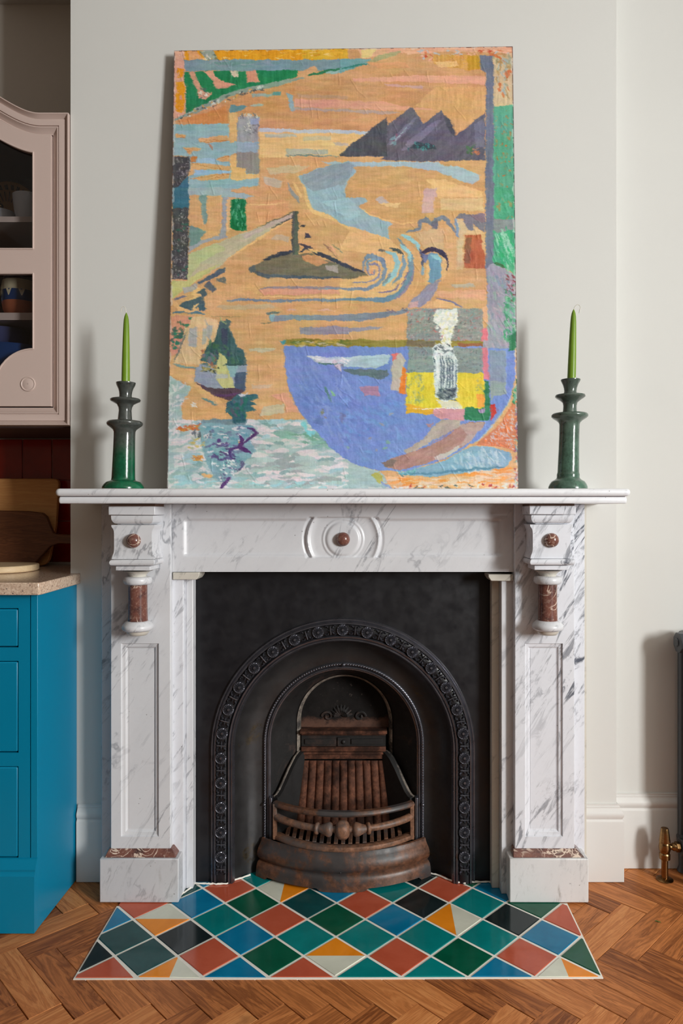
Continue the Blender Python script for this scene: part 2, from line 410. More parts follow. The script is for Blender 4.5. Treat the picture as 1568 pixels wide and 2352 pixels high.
def tag(o, label, cat, group=None):
    o['label'] = label; o['category'] = cat
    if group: o['group'] = group
    return o
def B(name, mat, parent, *bxs, bevel=0.0, **k):
    m = MB()
    for b in bxs: m.box(*b)
    return m.build(name, mat, parent, bevel=bevel, **k)
def put(src, parent, loc, rot=(0, 0, 0), scale=(1, 1, 1)):
    c = src.copy(); COL.objects.link(c); c.parent = parent; c.location = loc; c.rotation_euler = rot; c.scale = scale
    return c
def smooth01(t): t = min(1.0, max(0.0, t)); return t * t * (3 - 2 * t)
def lerp(a, b, t): return a + (b - a) * t

# ------------------------------------------------------------------ the setting
CEIL = 3.02
XL, XR = -0.934, 0.787                # the chimney breast
AL, AR = 0.362, 0.084                 # depth of the left recess and the right alcove
SK = dict(kind='structure')
hx0, hx1, hz1 = -0.44, 0.29, 0.86        # builder's opening behind the cast iron insert
B('wall_back', 'wall', None, (XL, hx0, 0.0, 0.6, 0.0, CEIL), (hx1, XR, 0.0, 0.6, 0.0, CEIL), (hx0, hx1, 0.0, 0.6, hz1, CEIL), (hx0, hx1, 0.30, 0.6, 0.0, hz1), **SK)
B('wall_right', 'wall_alcove', None, (XR, 3.74, AR, 0.6, 0.0, CEIL), **SK)
wl = B('wall_left', 'recess', None, (-2.3, XL, AL, 0.6, 0.0, CEIL), **SK)
B('ceiling', 'ceil', None, (-2.42, 3.74, -4.9, 0.6, CEIL, CEIL + 0.1), **SK)
w = WIN
B('wall_window_side', 'wall', None, (w['x'], w['x'] + 0.14, -4.9, w['y0'], 0, CEIL), (w['x'], w['x'] + 0.14, w['y1'], AR, 0, CEIL),
  (w['x'], w['x'] + 0.14, w['y0'], w['y1'], 0, w['z0']), (w['x'], w['x'] + 0.14, w['y0'], w['y1'], w['z1'], CEIL), **SK)
wf = B('window_1', 'skirt', None, (w['x'] - 0.02, w['x'], w['y0'] - 0.07, w['y0'], w['z0'] - 0.07, w['z1'] + 0.07), (w['x'] - 0.02, w['x'], w['y1'], w['y1'] + 0.07, w['z0'] - 0.07, w['z1'] + 0.07),
       (w['x'] - 0.02, w['x'], w['y0'], w['y1'], w['z1'], w['z1'] + 0.07), (w['x'] - 0.05, w['x'], w['y0'], w['y1'], w['z0'] - 0.05, w['z0']), **SK)
# skirtings: one moulded profile, mitred round the corner of the breast
SKP = [(0.0, 0.0), (0.018, 0.0), (0.018, 0.186), (0.0165, 0.190), (0.0135, 0.194), (0.015, 0.198), (0.0175, 0.203), (0.018, 0.209), (0.0165, 0.215),
       (0.012, 0.221), (0.0085, 0.227), (0.0085, 0.231), (0.006, 0.234), (0.006, 0.238), (0.0, 0.239)]
def skirting(name, path):
    MB().sweep2(path, SKP, lambda a, b, h: (a, b, h + 0.0015)).build(name, 'skirt', None, smooth=30, kind='structure')
skirting('baseboard_right', [(0.60, 0.0), (XR, 0.0), (XR, AR)])
skirting('baseboard_alcove', [(XR + 0.0185, AR), (3.6, AR)])
skirting('baseboard_left', [(-0.9085, 0.0), (-0.70, 0.0)])

# floor: sub-floor and herringbone oak blocks
fl = B('floor', 'subfloor', None, (-2.4, 3.74, -4.9, 0.6, -0.06, -0.014), **SK)
PW, PLn = 0.0745, 0.2995
hearth = [FL(168, 2251), FL(1385, 2248), FL(1302, 2076), FL(268, 2083)]
def inside_poly(p, poly):
    for i in range(len(poly)):
        a, b = poly[i], poly[(i + 1) % len(poly)]
        if (b[0] - a[0]) * (p[1] - a[1]) - (b[1] - a[1]) * (p[0] - a[0]) < 0: return False
    return True
def plank_mesh():
    g, b = 0.0005, 0.0009
    x, y = PLn / 2 - g, PW / 2 - g
    rows = [[(-x, -y, -0.0135), (x, -y, -0.0135), (x, y, -0.0135), (-x, y, -0.0135)], [(-x, -y, -b), (x, -y, -b), (x, y, -b), (-x, y, -b)],
            [(-x + b, -y + b, 0), (x - b, -y + b, 0), (x - b, y - b, 0), (-x + b, y - b, 0)]]
    m = MB().grid(rows, closeu=True); m.add(rows[2], [(0, 1, 2, 3)]); m.add(rows[0], [(3, 2, 1, 0)])
    return m.build('plank', 'plank', fl)
plank0 = None
A0 = Vector((0.648, -0.346)); pd = Vector((1, 1)).normalized(); qd = Vector((1, -1)).normalized()
hc = [(a[0], a[1]) for a in hearth]
hc_in = hc[:2] + [(0.40, -0.02), (-0.54, -0.02)]
for j in range(-4, 4):
    for k in range(-26, 22):
        base = A0 + pd * (k * PW + 2 * PLn * j) + qd * (k * PW)
        for typ in 'ab':
            if typ == 'a': c = base + pd * PLn / 2 + qd * PW / 2; ang = math.pi / 4
            else: c = base - pd * PW / 2 + qd * PLn / 2; ang = -math.pi / 4
            if not (-1.55 < c.x < 1.6 and -1.15 < c.y < 0.16): continue
            d = Vector((math.cos(ang), math.sin(ang))); e = Vector((-d.y, d.x))
            cor = [c + d * sx * PLn / 2 + e * sy * PW / 2 for sx in (-1, 1) for sy in (-1, 1)]
            if all(inside_poly(q, hc) or (abs(q.x + 0.07) < 0.5 and q.y > -0.2) for q in cor): continue
            if plank0 is None: plank0 = plank_mesh(); o = plank0
            else: o = put(plank0, fl, (0, 0, 0))
            o.location = (c.x, c.y, random.uniform(-0.0006, 0.0))
            o.rotation_euler = (random.gauss(0, 0.0012), 0, ang + random.choice((0, math.pi)))

# ------------------------------------------------------------------ tiled hearth
he = thing('tiled_hearth', 'tiled hearth of glossy coloured diamond tiles with white grout in front of the fireplace', 'hearth', (-0.07, -0.3, 0))
gp = [hc[0], hc[1], hc[2], (0.43, -0.138), (0.43, 0.07), (-0.57, 0.07), (-0.57, -0.138), hc[3]]
MB().prism([(a, b) for a, b in gp], -0.0135, 0.0022, lambda a, b, d: (a, b, d)).build('grout_bed', 'grout', he)
pts = []
def rowpts(r, y, u0, xs):
    for i, x in enumerate(xs): pts.append((u0 + i, r, x, y))
rowpts(0, 2247.5, 0, [314.6, 468.4, 618.4, 767.6, 920.8, 1071.7])
rowpts(1, 2198.5, 0.5, [408, 552, 699, 843, 990, 1135, 1286])
rowpts(2, 2153.5, 0, [354, 492, 630.9, 771.8, 910.6, 1051.3, 1194])
rowpts(3, 2114, 0.5, [439, 570.7, 705, 837, 974, 1108, 1241])
rowpts(4, 2076, 0, [386.3, 516.9, 645.4, 771.8, 902.4, 1030.9, 1161.5])
for u, x in ((0.5, 467), (1.5, 591.5), (4.5, 960), (5.5, 1086)): pts.append((u, 5, x, 2042.5))
Am, bv = [], []
for u, r, x, y in pts:
    X, Y = FL(x, y)
    Am.append([u, r, 1, 0, 0, 0, -u * X, -r * X]); bv.append(X); Am.append([0, 0, 0, u, r, 1, -u * Y, -r * Y]); bv.append(Y)
H = np.linalg.lstsq(np.array(Am), np.array(bv), rcond=None)[0]
def lat(u, r):
    w_ = H[6] * u + H[7] * r + 1
    return ((H[0] * u + H[1] * r + H[2]) / w_, (H[3] * u + H[4] * r + H[5]) / w_)
def clip(poly, edges):
    for (a, b) in edges:
        out = []
        for i in range(len(poly)):
            p, q = poly[i], poly[(i + 1) % len(poly)]
            sp = (b[0] - a[0]) * (p[1] - a[1]) - (b[1] - a[1]) * (p[0] - a[0]); sq = (b[0] - a[0]) * (q[1] - a[1]) - (b[1] - a[1]) * (q[0] - a[0])
            if sp >= 0: out.append(p)
            if sp * sq < 0: t = sp / (sp - sq); out.append((lerp(p[0], q[0], t), lerp(p[1], q[1], t)))
        poly = out
        if len(poly) < 3: return []
    return poly
def inset(poly, d):
    n = len(poly); out = []
    for i in range(n):
        p0, p1, p2 = Vector(poly[i - 1]), Vector(poly[i]), Vector(poly[(i + 1) % n])
        a = (p1 - p0).normalized(); b = (p2 - p1).normalized()
        na, nb = Vector((-a.y, a.x)), Vector((-b.y, b.x)); k = 1 + na.dot(nb)
        if k < 0.15: k = 0.15
        q = p1 + (na + nb) * (d / k); out.append((q.x, q.y))
    return out
def area(p): return 0.5 * sum(p[i][0] * p[(i + 1) % len(p)][1] - p[(i + 1) % len(p)][0] * p[i][1] for i in range(len(p)))
def dedupe(p):
    out = []
    for q in p:
        if not out or math.hypot(q[0] - out[-1][0], q[1] - out[-1][1]) > 0.004: out.append(q)
    if len(out) > 1 and math.hypot(out[0][0] - out[-1][0], out[0][1] - out[-1][1]) < 0.004: out.pop()
    return out
hi_ = inset(hc, 0.0045)
e_left = (hi_[3], hi_[0]); e_right = (hi_[1], hi_[2]); e_front = (hi_[0], hi_[1])
edges = [e_front, e_right, ((1, 0.07), (-1, 0.07)), e_left]
GR = 0.0041
TL = {0: ['red', 'orange|cream', 'blue', 'red', 'teal', 'teal', 'blue', 'cream|orange'],
      1: ['black', 'dark', 'red', 'green', 'orange/cream', 'red', 'green', 'red', 'green'],
      2: ['dark', 'black', 'blue', 'teal', 'teal', 'teal', 'teal', 'blue', 'black'],
      3: ['blue', 'cream/orange', 'teal', 'red', 'green', 'blue', 'orange|cream', 'black', 'red'],
      4: ['red', 'blue', 'green', 'dark', 'red', 'black', 'teal', 'green'],
      5: ['dark', 'dark', 'red', 'cream|orange', 'blue', 'teal', 'red', 'blue'],
      6: ['dark', 'blue', 'teal', 'green', 'red', 'black', 'green', 'blue'],
      7: ['blue', 'blue', 'green', 'red', 'teal', 'black', 'teal', 'blue']}
for r, cols in TL.items():
    u0 = -0.5 if r % 2 == 0 else -1
    for i, cc in enumerate(cols):
        u = u0 + i
        if r >= 5 and (u < -0.2 or u > 6.6): continue
        P4 = [lat(u, r - 1), lat(u + 0.5, r), lat(u, r + 1), lat(u - 0.5, r)]
        if area(P4) < 0: P4 = P4[::-1]
        parts = []
        ctr = lat(u, r)
        P4 = inset(P4, GR)
        sep = '|' if '|' in cc else ('/' if '/' in cc else None)
        P4c = dedupe(clip(P4, edges))
        if len(P4c) < 3 or abs(area(P4c)) < 0.00012: continue
        if sep:
            a, b = cc.split(sep)
            if sep == '|': dv = (0.012, 1.0); l1 = (ctr, (ctr[0] + dv[0], ctr[1] + dv[1])); parts = [(a, dedupe(clip(P4c, [l1]))), (b, dedupe(clip(P4c, [l1[::-1]])))]
            else: l1 = (ctr, (ctr[0] + 1, ctr[1])); parts = [(a, dedupe(clip(P4c, [l1]))), (b, dedupe(clip(P4c, [l1[::-1]])))]
        else: parts = [(cc, P4c)]
        mb = MB(); mats = []
        for k, (cn, pp) in enumerate(parts):
            if len(pp) < 3: continue
            mb.cm = len(mats); mats.append('t_' + cn)
            if len(parts) == 1:
                q = inset(pp, 0.0012); n = len(pp)
                rows = [[(x, y, 0.0005) for x, y in pp], [(x, y, 0.0034) for x, y in pp], [(x, y, 0.0042) for x, y in q]]
                mb.grid(rows, closeu=True); mb.add(rows[2], [tuple(range(n))])
            else:
                n = len(pp); rows = [[(x, y, 0.0005) for x, y in pp], [(x, y, 0.0040) for x, y in pp]]
                mb.grid(rows, closeu=True); mb.add(rows[1], [tuple(range(n))])
        o = mb.build('tile', mats, he, fix=False)
        # make the tile's own centre its origin, so each glaze varies
        cx = sum(v.co.x for v in o.data.vertices) / len(o.data.vertices); cy = sum(v.co.y for v in o.data.vertices) / len(o.data.vertices)
        for v in o.data.vertices: v.co.x -= cx; v.co.y -= cy
        o.location = (cx, cy, random.uniform(-0.0004, 0.0003)); o.rotation_euler = (random.gauss(0, 0.003), random.gauss(0, 0.003), 0)

# ------------------------------------------------------------------ marble fireplace surround
CX = -0.0705; Z0 = 0.0046
su = thing('fireplace_surround', 'white veined marble fireplace surround with corbels, red marble bosses and a deep mantel shelf', 'fireplace', (CX, -0.06, Z0))
YP = -0.118
for sgn, pc, mat, matp in ((-1, -0.6755, 'marble', 'marble'), (1, 0.531, 'marble_vein', 'marble_grime')):
    x0, x1 = pc - 0.0895, pc + 0.0895
    # plinth block with slightly chipped outline
    px0, px1 = (-0.790, -0.556) if sgn < 0 else (0.422, 0.656)
    MB().box(px0, px1, -0.14, -0.002, Z0, 0.134).build('plinth', 'marble_plinth' if sgn < 0 else matp, su, bevel=0.003)
    ox0, ox1 = px0 + 0.012, px1 - 0.010
    MB().add([(ox0, -0.134, 0.1345), (ox1, -0.134, 0.1345), (ox1, -0.07, 0.1345), (ox0, -0.07, 0.1345), (x0 - 0.004, YP - 0.001, 0.155), (x1 + 0.004, YP - 0.001, 0.155), (x1 + 0.004, -0.07, 0.155), (x0 - 0.004, -0.07, 0.155)],
             [(0, 1, 5, 4), (1, 2, 6, 5), (2, 3, 7, 6), (3, 0, 4, 7), (4, 5, 6, 7), (3, 2, 1, 0)]).build('plinth_moulding', 'red_b' if sgn > 0 else 'red_a', su, bevel=0.002, label='sloping red veined marble moulding on the plinth')
    # pilaster with a sunk ogee panel
    zt, zb = 1.183, 0.155
    ax0, ax1, az0, az1 = pc - 0.0585, pc + 0.0545, MZ(1922, YP), MZ(1478, YP)
    mb = MB()
    ring = lambda a, b, c, d, y: [(a, y, c), (b, y, c), (b, y, d), (a, y, d)]
    rows = [ring(x0, x1, zb, zt, -0.072), ring(x0, x1, zb, zt, YP + 0.002), ring(x0 + 0.002, x1 - 0.002, zb, zt, YP), ring(ax0, ax1, az0, az1, YP)]
    for o_, dy in ((0.002, 0.0045), (0.006, 0.006), (0.011, 0.0075), (0.015, 0.012), (0.0185, 0.0135), (0.019, 0.0125)):
        rows.append(ring(ax0 + o_, ax1 - o_, az0 + o_, az1 - o_, YP + dy))
    mb.grid(rows, closeu=True); mb.add(rows[-1], [(0, 1, 2, 3)]); mb.add(rows[0], [(3, 2, 1, 0)])
    mb.build('pilaster', mat, su, smooth=25)
    # outer return strip and thin wall slip
    if sgn < 0: B('return_strip', 'marble', su, (-0.813, x0 + 0.01, -0.062, -0.002, Z0, 1.183), bevel=0.002); B('wall_slip', 'marble', su, (-0.829, -0.813, -0.020, -0.001, Z0, 1.183))
    else: B('return_strip', 'marble_vein', su, (x1 - 0.01, 0.665, -0.072, -0.002, Z0, 1.183), bevel=0.002); B('wall_slip', 'marble_old', su, (0.665, 0.684, -0.028, -0.001, Z0, 1.183))
    # corbel
    cc = -0.6705 if sgn < 0 else 0.5300
    dz = 0.0 if sgn < 0 else 0.0015
    mt = 'marble' if sgn < 0 else 'marble_vein'
    co = thing('corbel', '', '', (cc, -0.12, 1.0)); del co['label']; del co['category']
    # corbel is a part: empty child of the surround carrying its pieces as sub-parts
    co.parent = su; co.location = Vector((cc, -0.12, 1.0)) - wloc(su); WL[co.name] = Vector((cc, -0.12, 1.0))
    yf = -0.208
    zz = lambda py, y=yf: MZ(py, y) + dz
    hw = lambda p, y=yf: p / S(y)
    B('mortar_joint', 'mortar', co, (cc - 0.0645, cc + 0.0645, yf + 0.003, -0.1, zz(1163.5), 1.1835))
    B('cap_plate', mt, co, (cc - 0.0665, cc + 0.0665, yf - 0.006, -0.1, zz(1183), zz(1163)), bevel=0.0022)
    prof = [(0.0, 1184.3), (0.0, 1187)] + [(0.013 * (1 - math.cos(a)), 1188 + 15.5 * math.sin(a)) for a in np.linspace(0, math.pi / 2, 8)] + [(0.014, 1205)]
    rows = []
    for o_, py in prof:
        z = zz(py); q = 0.0600 - o_; y = yf - 0.001 + o_
        rows.append([(cc - q, y, z), (cc + q, y, z), (cc + q, -0.1, z), (cc - q, -0.1, z)])
    mb = MB().grid(rows, closeu=True); mb.add(rows[0], [(0, 1, 2, 3)]); mb.add(rows[-1], [(3, 2, 1, 0)])
    mb.build('ovolo_moulding', mt, co, smooth=30)
    rows = []
    for py, q in ((1206, 50.5), (1210, 50), (1215, 46.5), (1220, 44.6), (1228, 44), (1246, 44), (1262, 44), (1270, 45), (1276, 47.5), (1281, 49), (1284.5, 49.6)):
        q = q * 0.81 / S(yf) * 1.215; z = zz(py)
        rows.append([(cc - q, yf + 0.006, z), (cc + q, yf + 0.006, z), (cc + q, -0.1, z), (cc - q, -0.1, z)])
    mb = MB().grid(rows, closeu=True); mb.add(rows[0], [(0, 1, 2, 3)]); mb.add(rows[-1], [(3, 2, 1, 0)])
    mb.build('block', mt, co, smooth=32)
    MB().ball((cc + (0.003 if sgn < 0 else -0.001), yf + 0.002, zz(1242.5, yf - 0.01)), 0.0208, 24, (1, 0.85, 1)).build('boss', 'red_a' if sgn < 0 else 'red_b', co, smooth=60, label='red and cream veined marble ball')
    rows = []
    zc_, hr = zz(1292.5), 0.0092
    for a in np.linspace(-math.pi / 2, math.pi / 2, 9):
        q = 0.0545 + 0.0095 * math.cos(a); z = zc_ + hr * math.sin(a); y = yf + 0.004 - 0.0095 * math.cos(a)
        rows.append([(cc - q, y, z), (cc + q, y, z), (cc + q, -0.1, z), (cc - q, -0.1, z)])
    mb = MB().grid(rows, closeu=True); mb.add(rows[0], [(3, 2, 1, 0)]); mb.add(rows[-1], [(0, 1, 2, 3)])
    mb.build('abacus', mt, co, smooth=40)
    B('lower_plate', mt, co, (cc - 0.0495, cc + 0.0495, yf + 0.006, -0.1, zz(1311), zz(1301)), bevel=0.0015)
    ya = -0.158
    z2 = lambda py: MZ(py, ya) + dz
    MB().lathe([(0.0235, z2(1327)), (0.0240, z2(1322)), (0.0275, z2(1317)), (0.034, z2(1313)), (0.042, z2(1310.5))], cc, ya, 32).build('bell', 'marble_old', co, smooth=50)
    prof = [(0.034, z2(1342))] + [(0.0345 + 0.0062 * math.cos(a), z2(1333) + 0.0105 * math.sin(a)) for a in np.linspace(-1.4, 1.4, 10)] + [(0.030, z2(1323.5))]
    MB().lathe(prof, cc, ya, 36).build('upper_ring', 'marble', co, smooth=50)
    MB().lathe([(0.0285, z2(1427)), (0.0276, z2(1410)), (0.0270, z2(1380)), (0.0270, z2(1341))], cc, ya, 36).build('column', 'red_a' if sgn < 0 else 'red_b', co, smooth=50, label='short red marble column with pale veins')
    prof = [(0.034, z2(1449)), (0.038, z2(1447.5))] + [(0.0375 + 0.0075 * math.cos(a), z2(1439.5) + 0.0098 * math.sin(a)) for a in np.linspace(-1.3, 0.9, 9)] + [(0.038, z2(1430)), (0.0345, z2(1427)), (0.030, z2(1425.5))]
    MB().lathe(prof, cc, ya, 36).build('lower_ring', 'marble', co, smooth=50)
    MB().lathe([(0.012, z2(1459)), (0.026, z2(1458)), (0.031, z2(1453)), (0.033, z2(1449))], cc, ya, 32).build('drop', 'marble_old', co, smooth=50)
    # inner jamb strips, impost
    jmat = 'marble' if sgn < 0 else 'marble_old'
    if sgn < 0:
        B('jamb_strip', 'marble_vein', su, (x1 - 0.02, MX(421, -0.092), -0.092, -0.024, Z0, 0.962), bevel=0.0018)
        B('jamb_strip', 'marble', su, (MX(421, -0.092), MX(443, -0.064), -0.064, -0.026, Z0, 0.962), bevel=0.0025)
        a, b = MX(397.5, -0.1), MX(458, -0.1)
        MB().prism([(a, MZ(1331, -0.1)), (b - 0.008, MZ(1331, -0.1)), (b, MZ(1322, -0.1)), (b, MZ(1314.5, -0.1)), (a, MZ(1314.5, -0.1))], -0.104, -0.03).build('impost', 'marble_old', su, bevel=0.0015)
    else:
        B('jamb_strip', 'marble', su, (MX(1151, -0.092), x0 + 0.02, -0.092, -0.024, Z0, 0.962), bevel=0.0018)
        B('jamb_strip', 'marble_old', su, (MX(1129, -0.060), MX(1151, -0.092), -0.060, -0.026, Z0, 0.962), bevel=0.0025)
        a, b = MX(1121, -0.1), MX(1178, -0.1)
        MB().prism([(a + 0.008, MZ(1334, -0.1)), (b, MZ(1334, -0.1)), (b, MZ(1319, -0.1)), (a, MZ(1319, -0.1)), (a, MZ(1325, -0.1))], -0.104, -0.03).build('impost', 'marble_old', su, bevel=0.0015)
for run in ([(411, 2063), (424, 2055), (440, 2043), (442, 2034), (470, 2035), (484, 2035), (500, 2036), (520, 2035), (531, 2030), (556, 2021), (580, 2012)],
            [(972, 2007), (985, 2010), (1003, 2015), (1030, 2026), (1046, 2031), (1066, 2034), (1080, 2031), (1110, 2031), (1131, 2031)]):
    p3 = []
    for (a, b), (c, d) in zip(run, run[1:]):
        for t in (0, 0.25, 0.5, 0.75):
            x, y = FL(lerp(a, c, t), lerp(b, d, t)); p3.append((x + random.gauss(0, 0.0012), y + random.gauss(0, 0.0012), 0.0078))
    MB().tube(p3, [0.0022 + random.random() * 0.0012 for _ in p3], 6).build('mortar_fillet', 'grout', su, smooth=60)
# frieze: carved height field
YF = -0.100
fx0, fx1, fz0, fz1 = -0.5855, 0.4415, MZ(1313.5, YF), 1.183
rx, rz = MX(787.5, YF), MZ(1238.5, YF)
NX, NZ = 420, 84
gx = np.linspace(fx0, fx1, NX); gz = np.linspace(fz0, fz1, NZ)
GXX, GZZ = np.meshgrid(gx, gz)
def sstep(a, b, x): t = np.clip((x - a) / (b - a), 0, 1); return t * t * (3 - 2 * t)
pl, pr, pb, pt = MX(418, YF), MX(1158, YF), MZ(1279, YF), MZ(1190, YF)
pm = sstep(0, 0.017, GXX - pl) * sstep(0, 0.017, pr - GXX) * sstep(0, 0.010, GZZ - pb) * sstep(0, 0.010, pt - GZZ)
rr = np.hypot(GXX - rx, GZZ - rz)
disc = 1 - sstep(0.118, 0.126, rr)
gauss = lambda c, w_: np.exp(-((rr - c) / w_) ** 2)
band = sstep(0, 0.004, GZZ - (pb - 0.004)) * sstep(0, 0.004, (pt + 0.004) - GZZ)
hgt = 0.0075 * pm * (1 - disc) + band * disc * (0.0075 * sstep(0.106, 0.114, rr) + 0.0075 * (sstep(0.058, 0.066, rr) - sstep(0.085, 0.112, rr) * 0.55) - 0.004 * gauss(0.108, 0.006)) + 0.006 * gauss(0.0555, 0.006) * band
rows = [[(float(GXX[i, j]), float(YF + hgt[i, j]), float(GZZ[i, j])) for j in range(NX)] for i in range(NZ)]
mb = MB().grid(rows)
mb.box(fx0, fx1, YF + 0.012, -0.03, fz0, fz1)
bd = [(fx0, fz0), (fx1, fz0), (fx1, fz1), (fx0, fz1)]
for i in range(4):
    (a, b), (c, d) = bd[i], bd[(i + 1) % 4]
    mb.add([(a, YF, b), (c, YF, d), (c, YF + 0.012, d), (a, YF + 0.012, b)], [(0, 1, 2, 3)])
mb.build('frieze', 'marble', su, smooth=50)
MB().ball((rx, YF - 0.004, rz), 0.0212, 24, (1, 0.9, 1)).build('boss', 'red_a', su, smooth=60, label='red and tan veined marble ball')
# shelf: bullnosed slab, thinner slab beneath, bed strip on the wall
ysf = -0.262
def slab(name, xa, xb, yf_, z0, z1, rnd, mat):
    rows = []
    h = (z1 - z0) / 2; zc_ = (z0 + z1) / 2
    for a in np.linspace(-math.pi / 2, math.pi / 2, 11):
        q = rnd * math.cos(a); z = zc_ + h * math.sin(a)
        pts_ = []
        for cxn, s_ in ((xa + rnd * 1.6, -1), (xb - rnd * 1.6, 1)):
            angs = np.linspace(math.pi, 1.5 * math.pi, 6) if s_ < 0 else np.linspace(1.5 * math.pi, 2 * math.pi, 6)
            for t in angs: pts_.append((cxn + (rnd * 0.6 + q) * math.cos(t), yf_ + rnd * 1.6 + (rnd * 0.6 + q) * math.sin(t), z))
        pts_ += [(xb - rnd + q, -0.0005, z), (xa + rnd - q, -0.0005, z)]
        rows.append(pts_)
    n = len(rows[0])
    m_ = MB().grid(rows, closeu=True); m_.add(rows[0], [tuple(range(n))[::-1]]); m_.add(rows[-1], [tuple(range(n))])
    return m_.build(name, mat, su, smooth=35)
ZS = MZ(1122, ysf)
slab('mantel_shelf', MX(123.5, ysf), MX(1450.5, ysf), ysf, MZ(1139.5, ysf), ZS, 0.009, 'marble_shelf')
slab('shelf_underslab', MX(134, -0.25), MX(1440, -0.25), -0.252, MZ(1156.5, -0.25), MZ(1141, -0.25), 0.004, 'marble_shelf')
B('shadow_joint', 'mortar', su, (MX(137, -0.25), MX(1437, -0.25), -0.243, -0.001, MZ(1142, -0.25), MZ(1138.5, -0.25)))
B('bed_strip', 'marble_old', su, (MX(214, 0), MX(1366, 0), -0.03, -0.0005, 1.1835, MZ(1155.5, -0.25)), bevel=0.001)

# ------------------------------------------------------------------ cast iron arched insert
AX, AZ = MX(787.5, -0.02), 0.4167
ins = thing('fireplace_insert', 'black cast iron arched fireplace insert with a flower-ornamented band and sooted firebox', 'fireplace', (AX, 0.0, Z0))
NA = 56
PATH = [(-1, 0, 0.0045 + (AZ - 0.0045) * t) for t in np.linspace(0, 1, 9)][:-1]
PATH = [(AX, z, -1.0, 0.0) for _, _, z in PATH] + [(AX, AZ, -math.cos(t), math.sin(t)) for t in np.linspace(0, math.pi, NA)] + [(AX, z, 1.0, 0.0) for _, _, z in PATH[::-1]]
def arch(prof, dzf=None):
    rows = []
    for (x, z, nx, nz) in PATH:
        rows.append([(x + nx * p[0], p[1], max(0.0045, z + nz * p[0] + ((p[2] if len(p) > 2 else 0) if z >= AZ else 0))) for p in prof])
    return MB().grid(rows)
xs = sorted(set([-0.565, -0.53] + [AX + 0.412 * math.sin(t) for t in np.linspace(-math.pi / 2, math.pi / 2, 49)] + [AX - 0.4121, AX + 0.4121, 0.42, 0.43]))
MB().strip(xs, lambda x: 0.0045 if abs(x - AX) > 0.412 else AZ + math.sqrt(max(0, 0.412 ** 2 - (x - AX) ** 2)), lambda x: 0.972, -0.022, -0.004).build('face_plate', 'iron', ins, smooth=20)
arch([(0.413, -0.018), (0.412, -0.026), (0.4095, -0.031), (0.4065, -0.031), (0.404, -0.028), (0.402, -0.031), (0.3985, -0.036), (0.395, -0.036), (0.393, -0.030)]).build('outer_moulding', 'iron_gloss', ins, smooth=40)
arch([(0.394, -0.026)] + [(0.3775 + 0.0175 * math.cos(a), -0.028 - 0.0085 * math.sin(a)) for a in np.linspace(0, math.pi, 11)] + [(0.359, -0.026)]).build('ornament_band', 'iron', ins, smooth=60)
arch([(0.3605, -0.026), (0.359, -0.033), (0.356, -0.037), (0.352, -0.036), (0.350, -0.031), (0.3475, -0.034), (0.344, -0.034), (0.341, -0.027), (0.3385, -0.019)]).build('inner_moulding', 'iron_gloss', ins, smooth=40)
fpts = [(0.3395, -0.020), (0.335, -0.010), (0.326, 0.006), (0.313, 0.020), (0.298, 0.031), (0.282, 0.039), (0.267, 0.044), (0.258, 0.046)]
arch(fpts).build('splayed_field', 'iron_field', ins, smooth=60)
arch([(0.2590, 0.048)] + [(0.2535 + 0.0055 * math.cos(a), 0.045 - 0.006 * math.sin(a)) for a in np.linspace(0, math.pi, 7)] + [(0.247, 0.046), (0.245, 0.041), (0.2415, 0.041), (0.239, 0.046), (0.2355, 0.047), (0.235, 0.060)]).build('bead_moulding', 'iron_gloss', ins, smooth=45)
# beads
mb = MB(); tot = 2 * AZ + math.pi * 0.2535
nb = 190
for i in range(nb):
    d = (i + 0.5) / nb * tot
    if d < AZ: x, z, nx, nz = AX, d, -1, 0
    elif d > tot - AZ: x, z, nx, nz = AX, tot - d, 1, 0
    else: t = (d - AZ) / 0.2535; x, z, nx, nz = AX, AZ, -math.cos(t), math.sin(t)
    mb.ball((x + nx * 0.2535, 0.0385, max(0.012, z + nz * 0.2535)), 0.0033, 6)
mb.build('bead_row', 'iron_gloss', ins, smooth=80, kind='stuff')
# flowers and leaf scrolls on the band
def flower():
    m_ = MB(); R = 0.0182
    n = 28; rows = []
    rows.append([(math.cos(2 * math.pi * k / n) * R * 1.0, 0.001, math.sin(2 * math.pi * k / n) * R) for k in range(n)])
    rows.append([(math.cos(2 * math.pi * k / n) * R * 0.97, -0.0042, math.sin(2 * math.pi * k / n) * R * 0.97) for k in range(n)])
    rows.append([(math.cos(2 * math.pi * k / n) * R * 0.88, -0.0026, math.sin(2 * math.pi * k / n) * R * 0.88) for k in range(n)])
    for rr_, yy in ((0.80, 0.0), (0.5, 0.0006), (0.27, 0.001)):
        rows.append([(math.cos(2 * math.pi * k / n) * R * rr_, -0.0022 + yy - (0.0032 if k % 2 == 0 else -0.0006), math.sin(2 * math.pi * k / n) * R * rr_) for k in range(n)])
    rows.append([(math.cos(2 * math.pi * k / n) * R * 0.2, -0.006, math.sin(2 * math.pi * k / n) * R * 0.2) for k in range(n)])
    m_.grid(rows, closeu=True); m_.add(rows[-1], [tuple(range(n))])
    return m_
